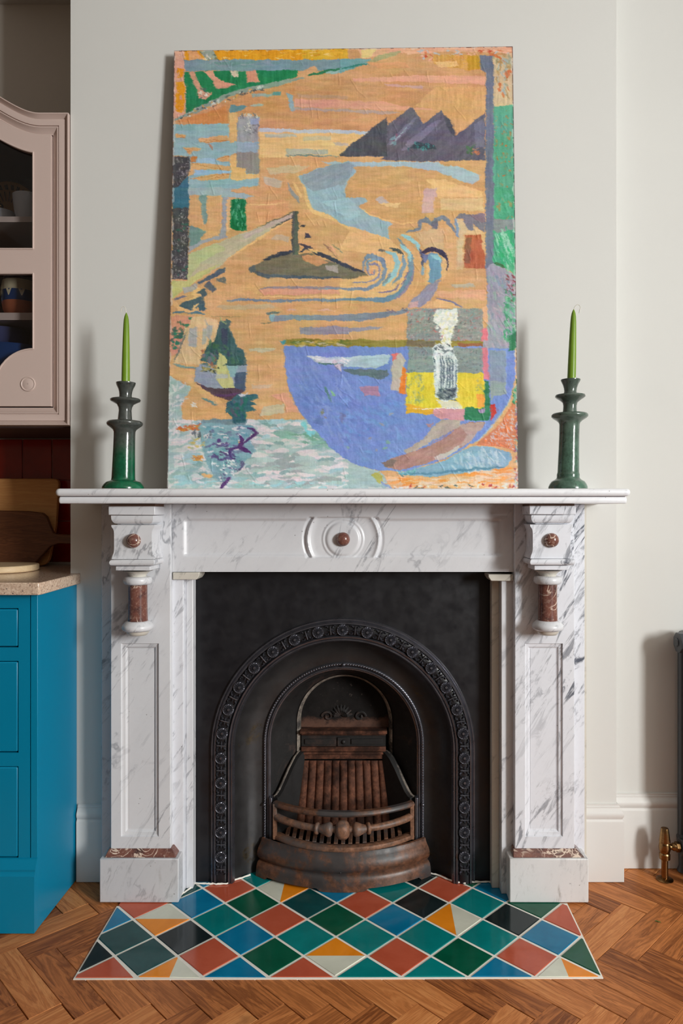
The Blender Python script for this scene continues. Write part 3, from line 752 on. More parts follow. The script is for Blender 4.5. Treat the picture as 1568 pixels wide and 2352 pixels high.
def scroll():
    m_ = MB()
    def leaf(cx_, cz_, ang, l, w_):
        c, s_ = math.cos(ang), math.sin(ang)
        P_ = [(-l, 0, 0.0015), (-l * 0.2, w_, 0.001), (l, 0, 0.0015), (-l * 0.2, -w_, 0.001), (-l * 0.1, 0, -0.0065)]
        m_.add([(cx_ + a * c - b * s_, y, cz_ + a * s_ + b * c) for a, b, y in P_], [(0, 1, 4), (1, 2, 4), (2, 3, 4), (3, 0, 4)])
    for sx in (-1, 1):
        for sz in (-1, 1):
            leaf(sx * 0.0085, sz * 0.0105, sx * sz * 0.9, 0.0075, 0.0034)
            leaf(sx * 0.0150, sz * 0.0128, -sx * sz * 0.5, 0.0055, 0.0026)
        leaf(sx * 0.0065, 0, math.pi / 2 * 0 + (0 if sx > 0 else math.pi), 0.0085, 0.0038)
    leaf(0, 0.0095, math.pi / 2, 0.006, 0.003); leaf(0, -0.0095, -math.pi / 2, 0.006, 0.003)
    m_.tube([(0.0, -0.004, -0.013), (0.0, -0.004, 0.013)], 0.0018, 6)
    return m_
RB, SP = 0.3775, 0.0766
f0 = s0 = None
for k2 in range(-26, 27):
    d = k2 * SP / 2
    q = math.pi / 2 * RB
    if abs(d) <= q: t = d / RB; x, z, a = AX + RB * math.sin(t), AZ + RB * math.cos(t), t
    else: x = AX + math.copysign(RB, d); z = AZ - (abs(d) - q); a = math.copysign(math.pi / 2, d)
    if z < 0.024: continue
    if k2 % 2 == 0:
        if f0 is None:
            f0 = flower().build('flower', 'iron_gloss', ins, smooth=25); o = f0
        else: o = put(f0, ins, (0, 0, 0))
    else:
        if s0 is None:
            s0 = scroll().build('leaf_scroll', 'iron_gloss', ins, smooth=20); o = s0
        else: o = put(s0, ins, (0, 0, 0))
    for v in (o.data.vertices if o in (f0, s0) and o.get('_c') is None else []):
        v.co += wloc(ins)
    o.location = Vector((x, -0.0375, z)) - wloc(ins); o.rotation_euler = (0, a, 0)
# firebox
arch([(0.236, 0.058), (0.228, 0.068), (0.205, 0.10, 0.012), (0.170, 0.135, 0.030), (0.156, 0.155, 0.038), (0.152, 0.165, 0.040)]).build('firebox_throat', 'soot', ins, smooth=50)
BX = AX - 0.004
MB().strip([BX + 0.17 * math.sin(t) for t in np.linspace(-math.pi / 2, math.pi / 2, 25)], lambda x: 0.01, lambda x: AZ + 0.045 + math.sqrt(max(0, 0.17 ** 2 - (x - BX) ** 2)), 0.20, 0.23).build('firebox_back', 'soot', ins, smooth=30)
B('firebox_floor', 'soot', ins, (BX - 0.19, BX + 0.19, 0.10, 0.22, 0.045, 0.055))
arch([(0.1600, 0.142, 0.036), (0.1560, 0.143, 0.038), (0.1510, 0.148, 0.039), (0.1480, 0.156, 0.0395), (0.1485, 0.170, 0.040)]).build('throat_rim', 'ash', ins, smooth=50, label='ash-whitened inner arch edge')
YB = 0.150
zb_ = lambda py, y=YB: MZ(py, y)
hw_ = 0.142
# upper cast panel with scalloped relief, ledge, dark name band, lintel, fluted brick
MB().strip([BX + 0.155 * math.sin(t) for t in np.linspace(-math.pi / 2, math.pi / 2, 21)], lambda x: zb_(1676), lambda x: AZ + 0.04 + math.sqrt(max(0, 0.155 ** 2 - (x - BX) ** 2)), YB + 0.026, YB + 0.045).build('upper_panel', 'upper', ins)
mb = MB()
for i in range(9):
    a = -math.pi / 2 + (i + 0.5) / 9 * math.pi
    p0 = Vector((BX - 0.01, YB + 0.025, zb_(1650))); d = Vector((math.sin(a), 0, math.cos(a)))
    mb.tube([p0 + d * 0.006, p0 + d * 0.022 + Vector((0, -0.006, 0)), p0 + d * 0.042 + Vector((0, 0.004, 0))], [0.003, 0.0065, 0.002], 6)
for sx in (-1, 1): mb.tube([(BX + sx * (0.055 + 0.02 * math.cos(t) * (1 - t / 9)), YB + 0.024, zb_(1650) + 0.018 * math.sin(t) * (1 - t / 9)) for t in np.linspace(0, 7, 16)], 0.0045, 6)
mb.build('shell_relief', 'soot', ins, smooth=50)
B('ledge', 'brick', ins, (BX - hw_ - 0.004, BX + hw_ + 0.004, YB - 0.022, YB + 0.05, zb_(1682), zb_(1675)), (BX - hw_, BX + hw_, YB - 0.016, YB + 0.05, zb_(1686), zb_(1682)), bevel=0.002)
mb = MB().box(BX - hw_, BX + hw_, YB - 0.004, YB + 0.05, zb_(1713), zb_(1686))
for a, b in ((BX - hw_ + 0.012, BX - 0.026), (BX + 0.026, BX + hw_ - 0.012)): mb.box(a, b, YB - 0.008, YB, zb_(1708), zb_(1696))
mb.box(BX - 0.02, BX + 0.02, YB - 0.009, YB, zb_(1712), zb_(1692)); mb.ball((BX, YB - 0.008, zb_(1702)), 0.008, 12)
mb.build('register_band', 'soot', ins, bevel=0.001)
B('lintel', 'brick', ins, *[(BX - hw_ - 0.003 * k, BX + hw_ + 0.003 * k, YB - 0.012 - d, YB + 0.05, zb_(b_), zb_(a_)) for k, (a_, b_, d) in enumerate(((1713, 1724, 0.0), (1724.6, 1730, 0.004), (1730.6, 1741, 0.0)))], bevel=0.002)
nfl = 11; rows = []
zt_, zbt = zb_(1744), 0.10
for i in range(13):
    t = i / 12; z = lerp(zt_, zbt, t); hw2 = lerp(0.141, 0.158, t); yb = lerp(YB - 0.012, YB - 0.055, t); r_ = []
    for j in range(nfl * 8 + 1):
        u = j / (nfl * 8); ph = (u * nfl) % 1.0
        e_ = math.sin(ph * math.pi) ** 0.6 if 0 < ph < 1 else 0.0
        dep = 0.010 * (1 - e_) * smooth01((t - 0.03 - 0.05 * (1 - e_) * 0) / 0.05)
        r_.append((BX + hw2 * (2 * u - 1), yb + dep, z))
    rows.append(r_)
mb = MB().grid(rows)
mb.build('fluted_fireback', 'brick', ins, smooth=50)
for sx in (-1, 1):
    pf, pk = Vector((AX + sx * 0.228, 0.050)), Vector((BX + sx * 0.146, YB))
    prof = [(0.0, 0.238), (0.08, 0.240), (0.2, 0.252), (0.35, 0.276), (0.55, 0.310), (0.75, 0.338), (0.9, 0.350), (1.0, 0.352)]
    nrm = Vector((-(pk - pf).y, (pk - pf).x)).normalized() * (0.02 if sx < 0 else -0.02)
    rows = []
    for t, z in prof:
        p = pf.lerp(pk, t); q = p - nrm
        rows.append([(p.x, p.y, 0.06), (p.x, p.y, z), (lerp(p.x, q.x, 0.3), lerp(p.y, q.y, 0.3), z + 0.006), (q.x, q.y, z + 0.004), (q.x, q.y, 0.06)])
    mb = MB().grid(rows, closeu=True); mb.add(rows[0], [(0, 1, 2, 3, 4)]); mb.build('cheek_brick', 'soot', ins, smooth=30)
    MB().tube([(lerp(pf.x, pk.x, t) - nrm.x * 0.15, lerp(pf.y, pk.y, t) - nrm.y * 0.15, z + 0.002) for t, z in prof], 0.0055, 8).build('cheek_edge', 'ash', ins, smooth=60, label='ash-whitened curved cheek edge')
for sx in (-1, 1):     # cast guides beside the grate
    x = AX + sx * 0.2335
    B('grate_guide', 'iron_gloss', ins, (x - 0.005, x + 0.005, 0.030, 0.056, 0.0046, 0.245), bevel=0.002)
for sx, z in ((-1, 0.222), (1, 0.222), (0, 0)):
    if sx: MB().ball((AX + sx * 0.2535, 0.034, z), 0.0058, 10).build('bolt', 'iron_gloss', ins, smooth=60)
    else: MB().ball((AX, 0.034, AZ + 0.2535), 0.0058, 10).build('bolt', 'iron_gloss', ins, smooth=60)

# ------------------------------------------------------------------ rusted front grate
gr = thing('fire_grate', 'rusted bowed iron fire grate with a knobbed middle bar standing in the arched insert', 'grate', (AX, 0.0, 0.1))
def bow(hc_, ye, yc, n=33, inset_=0.0):
    sg = ye - yc; R = (hc_ ** 2 + sg ** 2) / (2 * sg); a0 = math.asin(hc_ / R); cy = yc + R
    return [(AX + (R - inset_) * math.sin(t), cy - (R - inset_) * math.cos(t), t) for t in np.linspace(-a0, a0, n)]
def bowsweep(line, prof):    # prof closed polygon of (outward, z)
    rows = [[(x + math.sin(t) * o_, y - math.cos(t) * o_, z) for o_, z in prof] for x, y, t in line]
    m_ = MB().grid(rows, closeu=True); k = len(prof)
    m_.add(rows[0], [tuple(range(k))[::-1]]); m_.add(rows[-1], [tuple(range(k))]); return m_
zt = 0.2365
ln = bow(0.222, 0.028, -0.052)
bowsweep(ln, [(-0.014, zt - 0.004), (-0.010, zt), (0.002, zt - 0.001), (0.007, zt - 0.006), (0.008, zt - 0.011), (0.005, zt - 0.016), (-0.002, zt - 0.018), (-0.012, zt - 0.016)]).build('top_bar', 'rust_dark', gr, smooth=40)
rows = []
lm = bow(0.216, 0.026, -0.058, 41)
MB().tube([(x, y, 0.184 + (0.004 * (abs(t) / 0.7) ** 4)) for x, y, t in lm], [0.0118 - 0.0018 * abs(math.sin(i / 40 * math.pi)) for i in range(41)], 14).build('middle_bar', 'rust', gr, smooth=60)
def on(line_t):   # point on the middle bar at lateral offset
    best = min(lm, key=lambda p: abs((p[0] - AX) - line_t)); return best
mbk = None
def knob(u, prof, name, ribs=0):
    x, y, t = on(u); n = 24; rows = []
    c, s_ = math.cos(t), math.sin(t)
    for a, r in prof:
        row = []
        for k in range(n):
            th = 2 * math.pi * k / n; r2 = r * (1 - (0.07 if ribs and k % 4 == 0 else 0))
            dx, dy = a, -r2 * math.cos(th)
            row.append((x + (u - (x - AX)) + dx * c - dy * s_, y + dx * s_ + dy * c, 0.183 + r2 * math.sin(th)))
        rows.append(row)
    m_ = MB().grid(rows, closeu=True); m_.add(rows[0], [tuple(range(n))]); m_.add(rows[-1], [tuple(range(n))[::-1]])
    return m_.build(name, 'rust', gr, smooth=60)
knob(0.0, [(-0.022, 0.011), (-0.019, 0.020), (-0.013, 0.0265), (-0.006, 0.029), (0.006, 0.029), (0.013, 0.0265), (0.019, 0.020), (0.022, 0.011)], 'bar_knob', 1)
for sx in (-1, 1):
    pr_ = [(-0.026, 0.010), (-0.020, 0.012), (-0.010, 0.0165), (0.0, 0.021), (0.008, 0.022), (0.014, 0.018), (0.017, 0.011)]
    if sx > 0: pr_ = [(-a, r) for a, r in pr_[::-1]]
    knob(sx * 0.047, pr_, 'bar_knob')
    knob(sx * 0.079, [(-0.006, 0.010), (-0.005, 0.0165), (0.0, 0.0185), (0.005, 0.0165), (0.006, 0.010)], 'bar_collar')
    xe = AX + sx * 0.2185
    B('side_post', 'rust', gr, (xe - 0.0065, xe + 0.0065, 0.016, 0.034, 0.118, zt - 0.006), bevel=0.0015)
lb = bow(0.222, 0.028, -0.062)
bowsweep(lb, [(-0.030, 0.126), (-0.024, 0.130), (-0.004, 0.134), (0.004, 0.131), (0.006, 0.124), (0.004, 0.118), (-0.028, 0.118)]).build('bottom_rail', 'rust', gr, smooth=40)
nbar = 17
for i in range(nbar):
    u = (i - (nbar - 1) / 2) * 0.0225
    x, y, t = min(bow(0.222, 0.028, -0.062, 401), key=lambda p: abs(p[0] - AX - u))
    B('grate_bar', 'rust', gr, (AX + u - 0.0062, AX + u + 0.0062, y + 0.028, 0.10, 0.120, 0.131), bevel=0.001)

# ------------------------------------------------------------------ ash pan cover
ash = thing('ash_pan_cover', 'bowed rusty iron ash pan cover standing on the tiles below the grate', 'fire fret', (AX, -0.04, 0.0042))
la = bow(0.262, 0.034, -0.060, 61)
pr_ = [(-0.012, 0.112), (-0.006, 0.1175), (0.0, 0.116), (0.0025, 0.108), (0.007, 0.101), (0.014, 0.092), (0.019, 0.080), (0.0195, 0.070), (0.016, 0.061), (0.0105, 0.0555), (0.0098, 0.0515), (0.015, 0.0495), (0.0205, 0.043), (0.023, 0.033), (0.0245, 0.020), (0.0255, None), (0.012, None), (0.0, 0.05), (-0.010, 0.10)]
rows = []
for i, (x, y, t) in enumerate(la):
    u = abs(x - AX)
    nt = smooth01((u - 0.062) / 0.012) * smooth01((0.232 - u) / 0.008)
    zb0 = 0.0048 + 0.009 * nt
    rows.append([(x + math.sin(t) * o_, y - math.cos(t) * o_, zb0 if z is None else z) for o_, z in pr_])
mb = MB().grid(rows, closeu=True); k = len(pr_); mb.add(rows[0], [tuple(range(k))[::-1]]); mb.add(rows[-1], [tuple(range(k))])
mb.build('bowed_front', 'rust_dark', ash, smooth=45)
xm, ym, tm = la[30]
MB().ball((xm - 0.006, ym - 0.0148, 0.060), 0.0022, 8).build('screw_hole', 'iron', ash)

# ------------------------------------------------------------------ painting
ptg = thing('painting', 'large unframed abstract oil painting of an orange landscape and blue bowl, leaning on mantel', 'painting', (MX(787, -0.1), -0.085, ZS))
TLp, TRp, BRp, BLp = (400, 117), (1177, 107), (1190.5, 1121), (383.5, 1121)
yt, yb = -0.031, -0.103
ct = [Vector((MX(p[0], y), y, MZ(p[1], y))) for p, y in ((TLp, yt), (TRp, yt), (BRp, yb), (BLp, yb))]
dzb = ZS + 0.001 - min(ct[2].z, ct[3].z)
ct[2].z = ZS + 0.0012; ct[3].z = ZS + 0.0012
NU, NV = 580, 730
uu, vv = np.meshgrid(np.linspace(0, 1, NU), np.linspace(0, 1, NV))
def vnoise(x, y, seed):
    r_ = np.random.default_rng(seed); tab = r_.random((256, 256))
    xi = np.floor(x).astype(int); yi = np.floor(y).astype(int); fx = x - xi; fy = y - yi
    fx = fx * fx * (3 - 2 * fx); fy = fy * fy * (3 - 2 * fy)
    g = lambda a, b: tab[a % 256, b % 256]
    return (g(xi, yi) * (1 - fx) + g(xi + 1, yi) * fx) * (1 - fy) + (g(xi, yi + 1) * (1 - fx) + g(xi + 1, yi + 1) * fx) * fy
def fbm(x, y, seed, o=3):
    return sum(vnoise(x * 2 ** k, y * 2 ** k, seed + k) * 0.5 ** k for k in range(o)) / sum(0.5 ** k for k in range(o))
def bil(a, b, c, d, k): return (a[k] * (1 - uu) + b[k] * uu) * (1 - vv) + (d[k] * (1 - uu) + c[k] * uu) * vv
QX0 = bil(TLp, TRp, BRp, BLp, 0); QY0 = bil(TLp, TRp, BRp, BLp, 1)
QX = QX0 + (fbm(QX0 / 14, QY0 / 14, 1) - 0.5) * 6 + (vnoise(QX0 / 2.5, QY0 / 2.5, 5) - 0.5) * 1.8
QY = QY0 + (fbm(QX0 / 14, QY0 / 14, 31) - 0.5) * 6 + (vnoise(QX0 / 2.5, QY0 / 2.5, 9) - 0.5) * 1.8
CAN = np.zeros((NV, NU, 3)); RELF = np.zeros((NV, NU))
ZM = {'A': (380, 90, 3.7333), 'B': (780, 90, 3.7333), 'C': (380, 440, 3.7333), 'D': (780, 440, 3.7333), 'E': (370, 760, 3.6465), 'F': (780, 760, 3.6465), 'P': (0, 0, 1)}
def cv(P_, z=None):
    out = []
    for p in P_:
        if isinstance(p[0], str): zk, a, b = p
        else: zk = z; a, b = p
        o_ = ZM[zk]; out.append((o_[0] + a / o_[2], o_[1] + b / o_[2]))
    return out
def pmask(poly):
    x = np.array([p[0] for p in poly]); y = np.array([p[1] for p in poly])
    m_ = np.zeros(QX.shape, bool)
    bb = (QX >= x.min()) & (QX <= x.max()) & (QY >= y.min()) & (QY <= y.max())
    ys, xs_ = np.where(bb)
    if len(ys) == 0: return m_
    a, b = QX[ys, xs_], QY[ys, xs_]; ins_ = np.zeros(len(a), bool)
    n = len(poly)
    for i in range(n):
        x1, y1, x2, y2 = x[i], y[i], x[(i + 1) % n], y[(i + 1) % n]
        c = ((y1 > b) != (y2 > b))
        with np.errstate(divide='ignore', invalid='ignore'):
            ins_ ^= c & (a < (x2 - x1) * (b - y1) / ((y2 - y1) if y2 != y1 else 1e-9) + x1)
    m_[ys, xs_] = ins_; return m_
scount = [100]
def tex(shape_m, ang, lx, ly):
    c, s_ = math.cos(ang), math.sin(ang); scount[0] += 7
    x_, y_ = QX0[shape_m], QY0[shape_m]
    a = (x_ * c + y_ * s_) / lx; b = (-x_ * s_ + y_ * c) / ly
    return fbm(a + 40, b + 40, scount[0], 3)
def lay(m_, col, var=7, ang=0.0, lx=26, ly=4.5, alpha=1.0, dry=0.0, hgt_=0.25):
    if not m_.any(): return
    t = tex(m_, ang, lx, ly)
    c = np.array(col, float)[None, :] + ((t - 0.5) * 2 * var * 1.7)[:, None] * np.array([1, 0.95, 0.85])
    al = np.full(t.shape, alpha)
    if dry > 0:
        scount[0] += 3; d = fbm(QX0[m_] / 3.2, QY0[m_] / 1.6, scount[0], 2); al = al * np.clip((d - dry * 0.62) * 6 + 0.4, 0, 1)
    CAN[m_] = CAN[m_] * (1 - al[:, None]) + c * al[:, None]
    RELF[m_] = RELF[m_] * 0.55 + (t * 0.5 + hgt_) * al
def fill(z, P_, col, **k): lay(pmask(cv(P_, z)), col, **k)
def stroke(z, P_, w_, col, **k):
    P2 = cv(P_, z); sc = ZM[z][2] if z else 1; hw2 = w_ / sc / 2; m_ = np.zeros(QX.shape, bool)
    n = len(P2)
    tot_ = 0
    for i in range(n - 1):
        (x1, y1), (x2, y2) = P2[i], P2[i + 1]
        pad = hw2 + 2
        bb = (QX > min(x1, x2) - pad) & (QX < max(x1, x2) + pad) & (QY > min(y1, y2) - pad) & (QY < max(y1, y2) + pad)
        a, b = QX[bb], QY[bb]; dx, dy = x2 - x1, y2 - y1; l2 = dx * dx + dy * dy + 1e-9
        t = np.clip(((a - x1) * dx + (b - y1) * dy) / l2, 0, 1)
        g = (i + t) / (n - 1)
        tp = np.minimum(1, 0.35 + 3.0 * np.minimum(g, 1 - g))
        m_[bb] |= np.hypot(a - x1 - t * dx, b - y1 - t * dy) < hw2 * tp
    lay(m_, col, **k)
pr_rng = random.Random(5)
def dabs(z, P_, cols, n, l, w_, ang=0.0, jit=0.5, **k):
    poly = cv(P_, z); xs_ = [p[0] for p in poly]; ys_ = [p[1] for p in poly]
    def inp(x, y):
        c = False
        for i in range(len(poly)):
            (x1, y1), (x2, y2) = poly[i], poly[i - 1]
            if (y1 > y) != (y2 > y) and x < (x2 - x1) * (y - y1) / (y2 - y1) + x1: c = not c
        return c
    done = 0; tries = 0
    while done < n and tries < n * 12:
        tries += 1
        x, y = pr_rng.uniform(min(xs_), max(xs_)), pr_rng.uniform(min(ys_), max(ys_))
        if not inp(x, y): continue
        done += 1; a = ang + pr_rng.gauss(0, jit); ll = l * pr_rng.uniform(0.5, 1.4) / 2; ww = w_ * pr_rng.uniform(0.6, 1.4) / 2
        pad = ll + ww
        j0 = int(max(0, (x - pad - 380) / 812 * NU - 8)); j1 = int(min(NU, (x + pad - 380) / 812 * NU + 22))
        i0 = int(max(0, (y - pad - 104) / 1018 * NV - 14)); i1 = int(min(NV, (y + pad - 104) / 1018 * NV + 14))
        if j1 <= j0 or i1 <= i0: continue
        dx, dy = math.cos(a), math.sin(a); qx = QX[i0:i1, j0:j1] - x; qy = QY[i0:i1, j0:j1] - y
        m_ = ((qx * dx + qy * dy) / ll) ** 2 + ((-qx * dy + qy * dx) / ww) ** 2 < 1
        c = np.array(pr_rng.choice(cols), float)
        if m_.any():
            al = k.get('alpha', 0.85); cw = CAN[i0:i1, j0:j1]; rw = RELF[i0:i1, j0:j1]
            cw[m_] = cw[m_] * (1 - al) + (c + pr_rng.uniform(-6, 6)) * al; rw[m_] = rw[m_] * 0.6 + 0.35
PI2 = math.pi / 2
TAN, TANL, PINK = (206, 160, 108), (226, 184, 122), (220, 160, 132)
# grounds
lay(np.ones(QX.shape, bool), TAN, var=9, lx=60, ly=6)
fill('P', [(380, 100), (1200, 100), (1200, 372), (780, 360), (590, 300), (390, 290)], (205, 152, 104), var=9, lx=50, ly=8)
# upper border
fill('A', [(60, 80), (1568, 75), (1568, 178), (160, 182), (60, 190)], (226, 150, 22), var=10, ang=PI2)
fill('A', [(60, 90), (165, 90), (172, 660), (60, 700)], (220, 164, 140), var=12)
fill('A', [(88, 380), (160, 370), (160, 640), (92, 650)], (228, 150, 20), dry=0.35); fill('A', [(100, 255), (155, 260), (150, 335), (100, 335)], (224, 142, 22))
dabs('A', [(70, 95), (170, 100), (170, 650), (80, 660)], [(226, 190, 180), (200, 140, 130)], 26, 9, 3, PI2)
fill('A', [(190, 100), (270, 100), (330, 180), (210, 182)], (222, 162, 110), dry=0.3); fill('A', [(300, 100), (400, 95), (450, 180), (350, 180)], (150, 165, 150), dry=0.3)
dabs('A', [(290, 95), (420, 95), (440, 180), (320, 180)], [(235, 225, 215), (84, 110, 100)], 16, 8, 3, 0.8)
fill('A', [(1160, 90), (1568, 80), (1568, 175), (1180, 175)], (216, 166, 42), dry=0.1)
dabs('A', [(460, 95), (1568, 88), (1568, 175), (460, 180)], [(238, 196, 120), (240, 176, 40), (206, 130, 20)], 40, 16, 2.5, 0.0, 0.3)
fill('B', [(150, 60), (1500, 40), (1500, 120), (900, 110), (700, 130), (500, 120), (180, 175)], (222, 168, 134), var=10)
fill('B', [(180, 90), (320, 85), (280, 150), (180, 172)], (222, 196, 130), dry=0.2)
dabs('B', [(660, 100), (1480, 90), (1480, 160), (700, 200)], [(210, 110, 60), (170, 186, 196), (232, 176, 150), (200, 70, 40)], 50, 12, 4, 0.0)
fill('B', [(800, 140), (1200, 140), (1200, 260), (1120, 280), (900, 240), (800, 220)], (206, 150, 70), var=12, ang=PI2, dry=0.45); fill('B', [(1090, 150), (1200, 150), (1200, 260), (1100, 275)], (196, 146, 40), ang=PI2)
fill('B', [(810, 200), (1000, 190), (1010, 240), (850, 245)], (226, 180, 120), dry=0.3)
# grey blue band and green field
fill('A', [(162, 182), (1568, 178), (1568, 272), (1280, 275), (1130, 272), (165, 282)], (118, 146, 158), var=7)
dabs('A', [(400, 190), (1000, 190), (1000, 230), (400, 230)], [(106, 142, 144), (138, 150, 166)], 20, 40, 4, 0, 0.1)
fill('A', [(162, 286), (1140, 270), (1130, 335), (1060, 352), (830, 420), (600, 462), (400, 562), (176, 662)], (26, 128, 80), var=9, ang=PI2)
fill('A', [(200, 285), (245, 285), (300, 400), (345, 470), (410, 468), (340, 532), (282, 525), (268, 440)], (206, 152, 124), dry=0.15)
fill('A', [(325, 285), (402, 285), (430, 330), (510, 380), (595, 400), (520, 432), (438, 442), (400, 360)], (216, 152, 128)); fill('A', [(545, 280), (625, 278), (622, 330), (585, 332)], (206, 190, 168)); fill('A', [(690, 278), (780, 275), (806, 380), (700, 387)], (214, 146, 118))
dabs('A', [(280, 400), (400, 470), (300, 525)], [(225, 220, 205), (84, 110, 100)], 16, 8, 3, 0.7)
fill('A', [(80, 722), (300, 662), (540, 560), (790, 452), (1110, 380), (1110, 640), (820, 650), (560, 640), (545, 738), (250, 748)], (204, 146, 96), var=8)
fill('A', [(110, 715), (330, 650), (520, 590), (540, 735), (260, 745)], (206, 136, 76), var=7)
stroke('A', [(80, 705), (250, 640), (420, 550), (600, 466), (800, 428), (1000, 385), (1180, 340)], 40, (136, 156, 144), dry=0.1); dabs('A', [(90, 680), (420, 530), (830, 410), (830, 450), (430, 580), (110, 720)], [(206, 214, 204), (70, 84, 88), (210, 160, 80)], 70, 8, 3, -0.5)
fill('A', [(1130, 345), (1140, 290), (1280, 232), (1300, 270), (1190, 335)], (206, 156, 112)); stroke('A', [(1215, 322), (1380, 285), (1510, 258)], 26, (40, 118, 82))
fill('A', [(1200, 330), (1400, 305), (1568, 285), (1568, 330), (1130, 380)], (205, 154, 108)); stroke('A', [(1380, 300), (1568, 270)], 26, (140, 178, 172), dry=0.2)
fill('B', [(0, 175), (265, 175), (230, 228), (150, 242), (0, 302)], (108, 158, 164), var=8); stroke('B', [(0, 268), (120, 232), (240, 222)], 16, (50, 130, 120)); stroke('B', [(250, 200), (380, 150), (520, 110)], 40, (170, 164, 118), dry=0.2)
# sky streaks
for z, P_, c in (('B', [(100, 345), (700, 318), (1245, 330), (1245, 402), (600, 372), (120, 374)], PINK), ('B', [(380, 390), (725, 412), (700, 436), (400, 412)], (200, 156, 148)), ('A', [(1110, 525), (1568, 540), (1568, 612), (1110, 592)], (216, 154, 130)),
                 ('B', [(0, 540), (380, 550), (630, 605), (800, 600), (780, 622), (380, 622), (0, 604)], (220, 160, 132)), ('A', [(1110, 600), (1568, 618), (1568, 640), (1110, 622)], (176, 152, 142)), ('B', [(0, 618), (420, 628), (520, 640), (380, 658), (0, 638)], (182, 156, 142)),
                 ('B', [(230, 205), (560, 200), (600, 250), (350, 260)], (216, 150, 106)), ('A', [(1130, 480), (1568, 500), (1568, 530), (1130, 510)], (190, 148, 116))):
    fill(z, P_, c, dry=0.12, lx=50)
fill('B', [(820, 420), (1240, 420), (1240, 640), (1010, 830), (870, 620), (640, 590)], (212, 162, 106), var=9, ang=PI2, lx=20)
# small marks upper left
fill('A', [(550, 582), (700, 585), (660, 625), (590, 635), (548, 662)], (104, 144, 150)); fill('A', [(740, 480), (920, 478), (915, 502), (740, 508)], (150, 166, 160), dry=0.2); fill('A', [(920, 460), (990, 460), (985, 492), (920, 496)], (94, 150, 150)); fill('A', [(1035, 470), (1090, 490), (1112, 632), (1078, 638), (1060, 550)], (140, 166, 176)); stroke('A', [(730, 580), (840, 575)], 22, (170, 180, 170), dry=0.2)
# beach stripes
fill('A', [(805, 780), (1568, 800), (1568, 832), (805, 812)], (186, 196, 202)); fill('B', [(0, 798), (245, 805), (210, 832), (0, 830)], (180, 190, 204))
fill('A', [(805, 812), (1568, 832), (1568, 1022), (805, 1030)], (226, 188, 128), var=10, lx=60); fill('B', [(0, 830), (210, 832), (0, 1000)], (226, 186, 124))
for P_, c in (([(850, 828), (1120, 835), (1120, 860), (860, 862)], (182, 184, 166)), ([(1030, 955), (1390, 965), (1390, 1005), (1030, 1012)], (178, 180, 160)), ([(1180, 850), (1420, 850), (1420, 890), (1180, 885)], (200, 184, 150)), ([(1440, 905), (1568, 910), (1568, 935), (1450, 932)], (196, 178, 160))): fill('A', P_, c, dry=0.2)
stroke('A', [(1030, 1015), (1300, 1022), (1480, 1028)], 14, (120, 140, 130))
fill('A', [(805, 1030), (1568, 1030), (1568, 1060), (1200, 1150), (1020, 1190), (1060, 1260), (1060, 1381), (805, 1381)], (214, 162, 112), var=8); fill('A', [(860, 1130), (1110, 1100), (1240, 1110), (1110, 1170), (900, 1180)], (204, 180, 140), dry=0.2); fill('A', [(830, 1200), (930, 1210), (1000, 1250), (980, 1310), (850, 1270)], (196, 178, 158), dry=0.2)
# mountains
MT = [(-10, 1012), (130, 920), (240, 820), (300, 760), (405, 688), (410, 755), (560, 628), (625, 600), (720, 745), (870, 622), (985, 850), (1060, 800), (1242, 642), (1246, 1062), (700, 1070), (430, 1062), (350, 1050), (390, 1030), (0, 1028)]
fill('B', MT, (98, 96, 112), var=9, ang=-0.8, lx=30); fill('B', [(-10, 1012), (300, 762), (405, 690), (405, 1025), (0, 1028)], (76, 80, 90), var=9, ang=PI2)
stroke('B', [(420, 930), (520, 830), (650, 690)], 44, (116, 112, 136)); stroke('B', [(540, 970), (700, 840), (850, 720)], 60, (122, 118, 140)); stroke('B', [(440, 930), (600, 740)], 10, (150, 170, 180)); stroke('B', [(900, 680), (985, 850)], 40, (76, 78, 88)); fill('B', [(600, 960), (660, 900), (820, 930), (830, 965)], (60, 70, 84)); dabs('B', [(570, 975), (660, 905), (830, 935), (820, 970)], [(70, 150, 150), (50, 100, 110)], 26, 7, 2.5, PI2)
dabs('B', [(1120, 950), (1200, 955), (1200, 1020), (1130, 1020)], [(206, 116, 72), (190, 130, 96)], 12, 10, 3); dabs('B', [(1085, 940), (1140, 940), (1135, 1010), (1090, 1010)], [(70, 110, 76)], 8, 12, 5, PI2); dabs('B', [(440, 870), (500, 830), (470, 940)], [(110, 150, 160), (130, 80, 100)], 12, 10, 3, -0.8); fill('B', [(1150, 740), (1235, 700), (1240, 950), (1160, 960)], (116, 114, 132), dry=0.2, ang=PI2)
